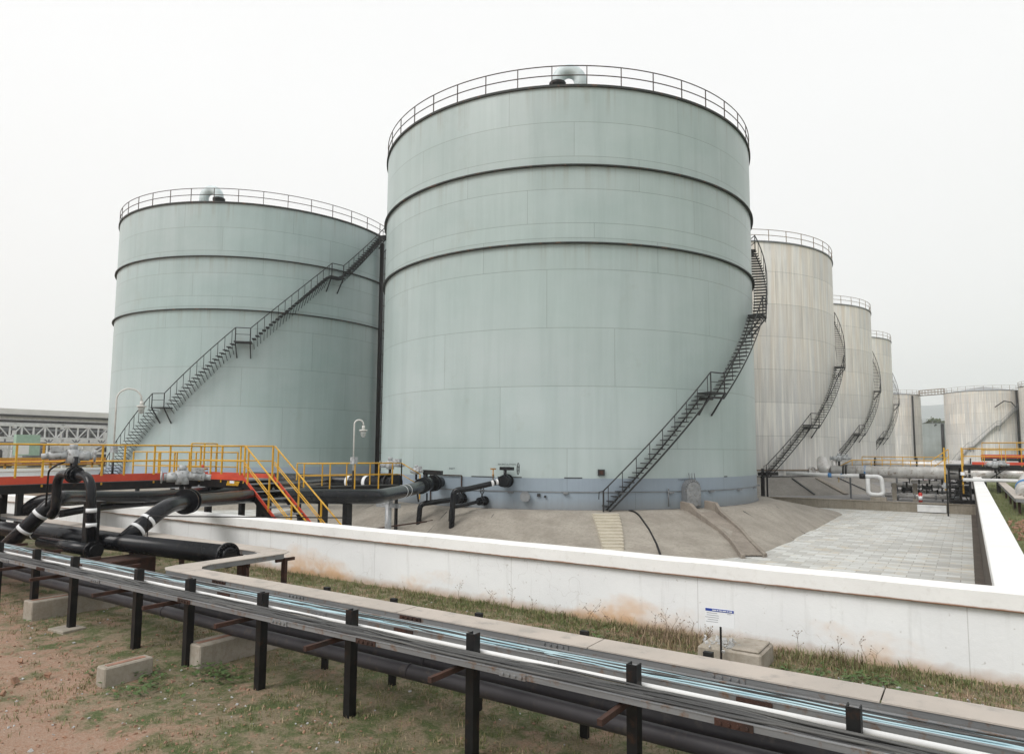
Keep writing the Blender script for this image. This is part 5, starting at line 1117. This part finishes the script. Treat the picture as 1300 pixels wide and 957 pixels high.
# hill
m = MB(); vs = []; fs = []; n = 60; rows = 8
for j in range(rows + 1):
    for i in range(n + 1):
        x = -2200 + 4800 * i / n; y = 2500 + j * 110
        hh = 205 + .05 * (x + 100) + 28 * noise.noise(Vector((x * .0016, 2, 0))) + 6 * noise.noise(Vector((x * .012, 7, 0)))
        hh = max(20, min(330, hh)) * math.sin(min(1, j / rows * 1.0) * PI / 2) * (1 if x > -900 else max(0., (x + 2200) / 1300))
        vs.append((x, y, hh))
for j in range(rows):
    for i in range(n): a_ = j * (n + 1) + i; fs.append((a_, a_ + 1, a_ + n + 2, a_ + n + 1))
m.add(vs, fs, 0, True); structure(m.build('hill', 'hill'))
def tree(label, x, y, h, r, seed, n=420, leaf=.5, crown_base=.35, group='far trees beyond the tanks'):
    rnd = random.Random(seed); t = thing('tree', label, 'tree', (x, y, 0), group); m = MB()
    m.tube([(x, y, 0), (x + .1, y, h * .4), (x + rnd.uniform(-.3, .3), y, h * .75)], .3, 8, radii=[.3, .22, .1])
    for k in range(5): a = k * 1.3; m.tube([(x, y, h * .4), (x + r * .5 * math.cos(a), y + r * .5 * math.sin(a), h * .7)], .1, 6, radii=[.12, .05])
    m.build('trunk', 'bark', t); m = MB(); cl_ = [(rnd.uniform(-.7, .7) * r, rnd.uniform(-.7, .7) * r, h * rnd.uniform(crown_base + .1, .92), rnd.uniform(.3, .5) * r) for _ in range(11)]
    for _ in range(n):
        cx_, cy_, cz_, cr = rnd.choice(cl_); d = Vector((rnd.gauss(0, 1), rnd.gauss(0, 1), rnd.gauss(0, .8))).normalized() * cr * rnd.random() ** .4
        c = Vector((x + cx_, y + cy_, cz_)) + d; u = Vector((rnd.gauss(0, 1), rnd.gauss(0, 1), rnd.gauss(0, 1))).normalized(); w_ = u.orthogonal().normalized() * leaf * rnd.uniform(.5, 1); u *= leaf * rnd.uniform(.5, 1)
        m.add([c - u - w_, c + u - w_, c + u + w_, c - u + w_], [(0, 1, 2, 3)])
    m.build('crown', 'tree_leaf', t)
for i, (x, y, h, r, lb) in enumerate(((-13.5, 300, 15.0, 3.2, 'leftmost treetop above the small low grey tank, beside the silver one'), (-9.6, 298, 16.8, 3.0, 'tallest rounded treetop above the small low grey tank'), (-5.2, 302, 15.2, 3.4, 'treetop above the right end of the small low grey tank'))): tree(lb, x, y, h, r, i + 3)

# ------------------------------------------------------------------ plant and buildings at far left
def bgp(px_az, d): return None
t = thing('factory_building', 'long pale factory building with a white roof far behind at the left', 'building', (-150, 60, 0))
m = MB(); m.span(-175, -128, 30, 150, 0, 8.1); m.build('wall', 'white_steel', t); m = MB(); m.span(-180, -127.6, 20, 155, 8.1, 9.0); m.build('roof', 'roof_white', t)
m = MB(); m.span(-127.59, -127.4, 22, 153, 7.7, 8.05); m.span(-127.98, -127.9, 30, 60, 4.5, 7.2); m.build('gutter', 'dark_plant', t)
t = thing('loading_canopy', 'slender white loading bay portal in front of the far factory building at left', 'canopy', (-115, 45, 0)); m = MB(); m.span(-113, -112, 20, 62, 6.0, 6.3); m.build('roof', 'white_steel', t)
for y_ in range(22, 62, 6): m = MB(); m.span(-112.4, -112.0, y_, y_ + .4, 0, 6.2); m.build('column', 'white_steel', t)
# lattice pipe rack
def rack(label, x, y0, y1, z0, z1, step, mat, leg=True):
    t = thing('pipe_rack', label, 'pipe rack', (x, (y0 + y1) / 2, 0), 'steel pipe racks at the far left'); m = MB()
    for z_ in (z0, z1): m.span(x - .15, x + .15, y0, y1, z_ - .14, z_ + .14)
    k = 0; y = y0
    while y < y1 - step * .5:
        m.bar((x, y, z0), (x, y, z1), .16); m.bar((x, y, z0 if k % 2 else z1), (x, y + step, z1 if k % 2 else z0), .12); y += step; k += 1
    m.build('truss', mat, t)
    if leg:
        y = y0
        while y <= y1 + .1: m = MB(); m.span(x - .2, x + .2, y - .2, y + .2, 0, z0); m.build('column', mat, t); y += max(8, (y1 - y0) / 4)
    return t
rack('upper white lattice pipe rack at far left below the white roof', -101, 24, 60, 4.0, 5.6, 1.3, 'white_steel')
rack('second grey lattice rack just behind the first at far left', -106, 20, 64, 3.4, 5.2, 1.7, 'grey_steel')
rack('lower white lattice rack with diagonal braces at far left', -96, 38, 52, 2.1, 3.3, 1.8, 'white_steel')
for i in range(9):
    y_ = 22 + i * 4.4; t = thing('process_vessel', ['dark process vessel', 'grey process vessel', 'dark pump skid'][i % 3] + ' at the far left, number of places from the edge: ' + str(i + 1), 'process equipment', (-104, y_, 0), 'process equipment behind the walkway')
    m = MB(); h = 2.0 + (i * 37 % 5) * .35
    m.cyl((-104, y_, .4), (-104, y_, h), .9 + (i % 3) * .3, 14); m.ball((-104, y_, h), .9 + (i % 3) * .3, 12, 0, (1, 1, .4)); m.cyl((-103, y_ - 1, .6), (-103, y_ + 1.6, .6), .4, 10); m.build('vessel', ['dark_plant', 'grey_steel', 'dark_plant'][i % 3], t)
    m = MB(); m.bar((-103, y_ + 1.2, 0), (-103, y_ + 1.2, 3.2), .18); m.bar((-103, y_ - 1.6, 2.6), (-103, y_ + 1.8, 2.6), .14); m.build('pipe', 'white_steel' if i % 2 else 'rust', t)
VL = ['dark vessel at the left edge of the plant behind the walkway', 'grey vessel second from the left edge of the far plant', 'dark pump skid left of the pale green cabinet', 'dark vessel behind the pale green cabinet', 'grey vessel right of the pale green cabinet', 'dark pump skid under the middle of the white lattice rack', 'dark vessel left of the blue columns', 'grey vessel beside the blue columns', 'dark pump skid near the left green tank in the far plant']
for o, lb in zip([o for o in bpy.data.objects if o.name.startswith('process_vessel')], VL): o['label'] = lb
m = MB(); m.span(-99.4, -98.6, 35.6, 38.2, 1.8, 4.4); t = tag(m.build('cabinet', 'green_cab'), 'pale green cabinet standing in the plant at far left', 'cabinet')
m = MB(); m.span(-90.3, -90.0, 32.6, 33.8, 2.0, 3.1); t = tag(m.build('notice_sign', 'sign_white'), 'small white square panel in the far plant behind the yellow railing', 'sign')
for k, y_ in enumerate((52.2, 53.6)):
    m = MB(); m.span(-97, -96.5, y_, y_ + .5, 0, 6); tag(m.build('blue_column', 'steel_blue'), ['left blue column in the far plant', 'right blue column in the far plant'][k], 'column', 'blue columns in the far plant')
t = thing('gantry', 'frame of white uprights and an orange red beam just left of the green tank foot', 'steel frame', (-92, 52, 0))
for k in range(8): m = MB(); y_ = 49.5 + k * .95; m.span(-92.1, -91.9, y_, y_ + .18, 2.8, 5.9); m.build('upright', 'white_steel', t)
m = MB(); m.span(-92.2, -91.8, 45, 58, 2.5, 2.9); m.build('beam', 'red_beam', t)
for y_ in (46, 50, 54): m = MB(); m.span(-92.15, -91.85, y_, y_ + .3, 0, 2.5); m.build('column', 'dark_plant', t)
m = MB(); m.span(-80.1, -79.9, 15, 50, 1.5, 1.75); m.span(-80.1, -79.9, 15, 50, .95, 1.15)
for y_ in range(16, 50, 4): m.span(-80.1, -79.9, y_, y_ + .15, 0, 1.5)
tag(m.build('guard_rail', 'yellow'), 'low yellow and red roadside guard rail in front of the far plant at left', 'guard rail')
m = MB(); m.span(-79.6, -79.5, 15, 50, 1.2, 1.5); tag(m.build('guard_beam', 'red_beam'), 'long faded red beam in front of the far plant at left', 'beam')

# ------------------------------------------------------------------ rubble and stones
m = MB(); rnd = random.Random(5)
def stone(m, x, y, z, s, mi=0):
    vs = []; 
    for a in (-1, 1):
        for b_ in (-1, 1):
            for c_ in (-1, 1): vs.append(Vector((a, b_, c_ * .6)) * s * rnd.uniform(.35, .7))
    M = Matrix.Rotation(rnd.uniform(0, 6), 3, Vector((rnd.random(), rnd.random(), rnd.random() + .1)).normalized())
    m.add([M @ v + Vector((x, y, z)) for v in vs], [(0, 1, 3, 2), (4, 6, 7, 5), (0, 4, 5, 1), (2, 3, 7, 6), (0, 2, 6, 4), (1, 5, 7, 3)], mi)
def pile(cx, cy, sx, sy, n, s0, s1, mi=0, z=0.):
    for _ in range(n):
        x = rnd.gauss(cx, sx); y = rnd.gauss(cy, sy); stone(m, x, y, gh(x, y) + .012 + z, rnd.uniform(s0, s1), mi)
pile(-5.2, 7.6, .35, .22, 130, .02, .055); pile(-3.75, 7.5, .3, .2, 130, .02, .055); pile(-3.0, 7.35, .3, .16, 110, .02, .055); pile(-6.9, 8.6, .4, .2, 90, .02, .05)
pile(-2.82, 9.05, .10, .12, 90, .015, .04, 0, .22); pile(-1.0, 9.0, .6, .15, 30, .012, .035); pile(-2.4, 8.45, .4, .15, 60, .02, .06)
for _ in range(4200):
    x = rnd.uniform(-15, 2); y = rnd.uniform(1.5, 5) if rnd.random() < .75 else rnd.uniform(5, 9.6); stone(m, x, y, gh(x, y) + .003, rnd.uniform(.006, .026), 1 if rnd.random() < .85 else 0)
for x, y, s in ((-9.4, 3.55, .06), (-9.3, 3.85, .05), (-9.0, 3.3, .05), (-10.2, 3.9, .05)): stone(m, x, y, .03, s, 1)
stuff(m.build('gravel', ['stone', 'red_stone']))
m = MB(); rnd = random.Random(9)
for _ in range(260): stone(m, rnd.gauss(1.75, .35), rnd.gauss(30, 2.0), .03, rnd.uniform(.04, .12), 0)
stuff(m.build('brick_rubble', 'brick_red'))

# ------------------------------------------------------------------ grass
rnd = random.Random(11)
gm = MB()
def tuft(x, y, h, n, spread, mats):
    z = gh(x, y)
    for _ in range(n):
        a = rnd.uniform(0, 6.283); l = h * rnd.uniform(.5, 1.15); bx, by = x + rnd.gauss(0, spread), y + rnd.gauss(0, spread)
        lean = Vector((math.cos(a), math.sin(a), 0)) * l * rnd.uniform(.15, .8); wd = Vector((-math.sin(a), math.cos(a), 0)) * rnd.uniform(.0025, .006)
        b0 = Vector((bx, by, z - .01)); mid = b0 + lean * .4 + Vector((0, 0, l * .65)); tip = b0 + lean + Vector((0, 0, l * rnd.uniform(.75, 1)))
        gm.add([b0 - wd, b0 + wd, mid + wd * .7, mid - wd * .7, tip], [(0, 1, 2, 3), (3, 2, 4)], rnd.choice(mats))
def dens(x, y): return .5 + .5 * noise.noise(Vector((x * .9, y * .9, 4))) + .35 * noise.noise(Vector((x * 2.6, y * 2.6, 8)))
for _ in range(11500):      # strip at the foot of the wall
    x = rnd.uniform(-19, .6) if rnd.random() < .6 else rnd.uniform(-9, .6); y = 9.93 - abs(rnd.gauss(0, 1.25))
    if y < 6.3 or (-3.1 < x < -2.2 and 8.75 < y < 9.5): continue
    d = dens(x, y) + .25 * (y > 9.2)
    if rnd.random() > d * 1.5 - .35: continue
    dry = .5 + .5 * noise.noise(Vector((x * .6, y * .6, 20))) + (.18 if x > -4.6 else -.22)
    tuft(x, y, rnd.uniform(.03, .09) * (1.5 if y > 9.5 else 1), 6, .03, (2, 3, 1) if rnd.random() < dry else (0, 0, 1))
for _ in range(20000):       # thin turf round and in front of the posts
    x = rnd.uniform(-17, 3); y = rnd.uniform(1.5, 6.4)
    d = dens(x, y) - .42 + .12 * (y - 3.6) + .03 * (x + 9)
    if rnd.random() > d * 1.3: continue
    tuft(x, y, rnd.uniform(.025, .07), 6, .035, (0, 1, 1) if rnd.random() < .65 else (2, 2, 1))
for _ in range(420):        # dead weeds against the wall left of the pit
    x = rnd.gauss(-3.75, .45) if rnd.random() < .6 else rnd.gauss(-1.5, .5); y = 9.85 - abs(rnd.gauss(0, .3)); tuft(x, y, rnd.uniform(.08, .24), 5, .03, (3, 1, 1, 0, 0) if x > -2.4 else (3, 3, 2, 1))
for _ in range(6500):       # right hand lawn
    x = rnd.uniform(.75, 5); y = rnd.uniform(14, 70)
    if dens(x, y) < .35: continue
    z = .1; tuft(x, y, rnd.uniform(.1, .25), 6, .1, (0, 0, 1))
stuff(gm.build('grass', ['blade_green', 'blade_olive', 'blade_dry', 'blade_brown']))
# tall thin weeds
wm = MB()
for _ in range(22):
    x = rnd.choice((rnd.gauss(-4.75, .25), rnd.gauss(-3.6, .35), rnd.gauss(-1.6, .45), rnd.uniform(-9, -5))); y = 9.9 - rnd.uniform(.04, .35); h = rnd.uniform(.16, .42)
    p = Vector((x, y, 0)); lean = Vector((rnd.gauss(0, .12), rnd.gauss(-.05, .05), 0)); q_ = p + lean + Vector((0, 0, h)); wm.tube([p, p.lerp(q_, .5) + lean * -.15, q_], .003, 4, radii=[.004, .003, .0015])
    for k in range(7):
        f = rnd.uniform(.3, 1); c = p.lerp(q_, f); a = rnd.uniform(0, 6.28); e = c + Vector((math.cos(a) * .07, math.sin(a) * .05, rnd.uniform(.02, .09))); wm.tube([c, e], .0015, 3); wm.ball(e, .008, 6)
stuff(wm.build('weeds', 'blade_brown'))
# leafy weeds on the bare earth
lm = MB()
for cx_, cy_, n in ((-7.75, 5.05, 130), (-8.35, 4.55, 70), (-7.9, 4.2, 60), (-1.55, 9.0, 120), (-1.1, 9.2, 90), (-.8, 8.9, 60), (-12.1, 5.0, 25), (-9.0, 4.3, 30), (-4.6, 9.3, 40)):
    for _ in range(n):
        x = rnd.gauss(cx_, .2); y = rnd.gauss(cy_, .13); a = rnd.uniform(0, 6.28); l = rnd.uniform(.02, .05); z = gh(x, y) + rnd.uniform(.01, .10)
        u = Vector((math.cos(a), math.sin(a), rnd.uniform(-.2, .5))) * l; v_ = Vector((-math.sin(a), math.cos(a), rnd.uniform(-.2, .2))) * l * .55; c = Vector((x, y, z))
        lm.add([c - u, c + v_, c + u, c - v_], [(0, 1, 2, 3)])
stuff(lm.build('leafy_weeds', 'leaf'))

# ------------------------------------------------------------------ haze
hb = MB(); hb.box((0, 1500, 175), (5600, 5000, 355))
hz, nt_, b_n = new_mat('haze air'); nt_.nodes.remove(b_n)
pv = N(nt_, 'ShaderNodeVolumePrincipled'); pv.inputs['Color'].default_value = (.94, .975, 1, 1); pv.inputs['Density'].default_value = .00040; pv.inputs['Anisotropy'].default_value = .2
sc.cycles.volume_bounces = 4; sc.cycles.max_bounces = 10
L(nt_, pv.outputs[0], nt_.nodes['Material Output'].inputs['Volume'])
HAZE = True
if HAZE: stuff(hb.build('haze', hz))

for o in bpy.data.objects:
    if '_o' in o: del o['_o']
for _o in bpy.data.objects:
    if 'label' in _o and len(str(_o['label']).replace('-', ' ').split()) > 16: print('LONG', _o.name, _o['label'])
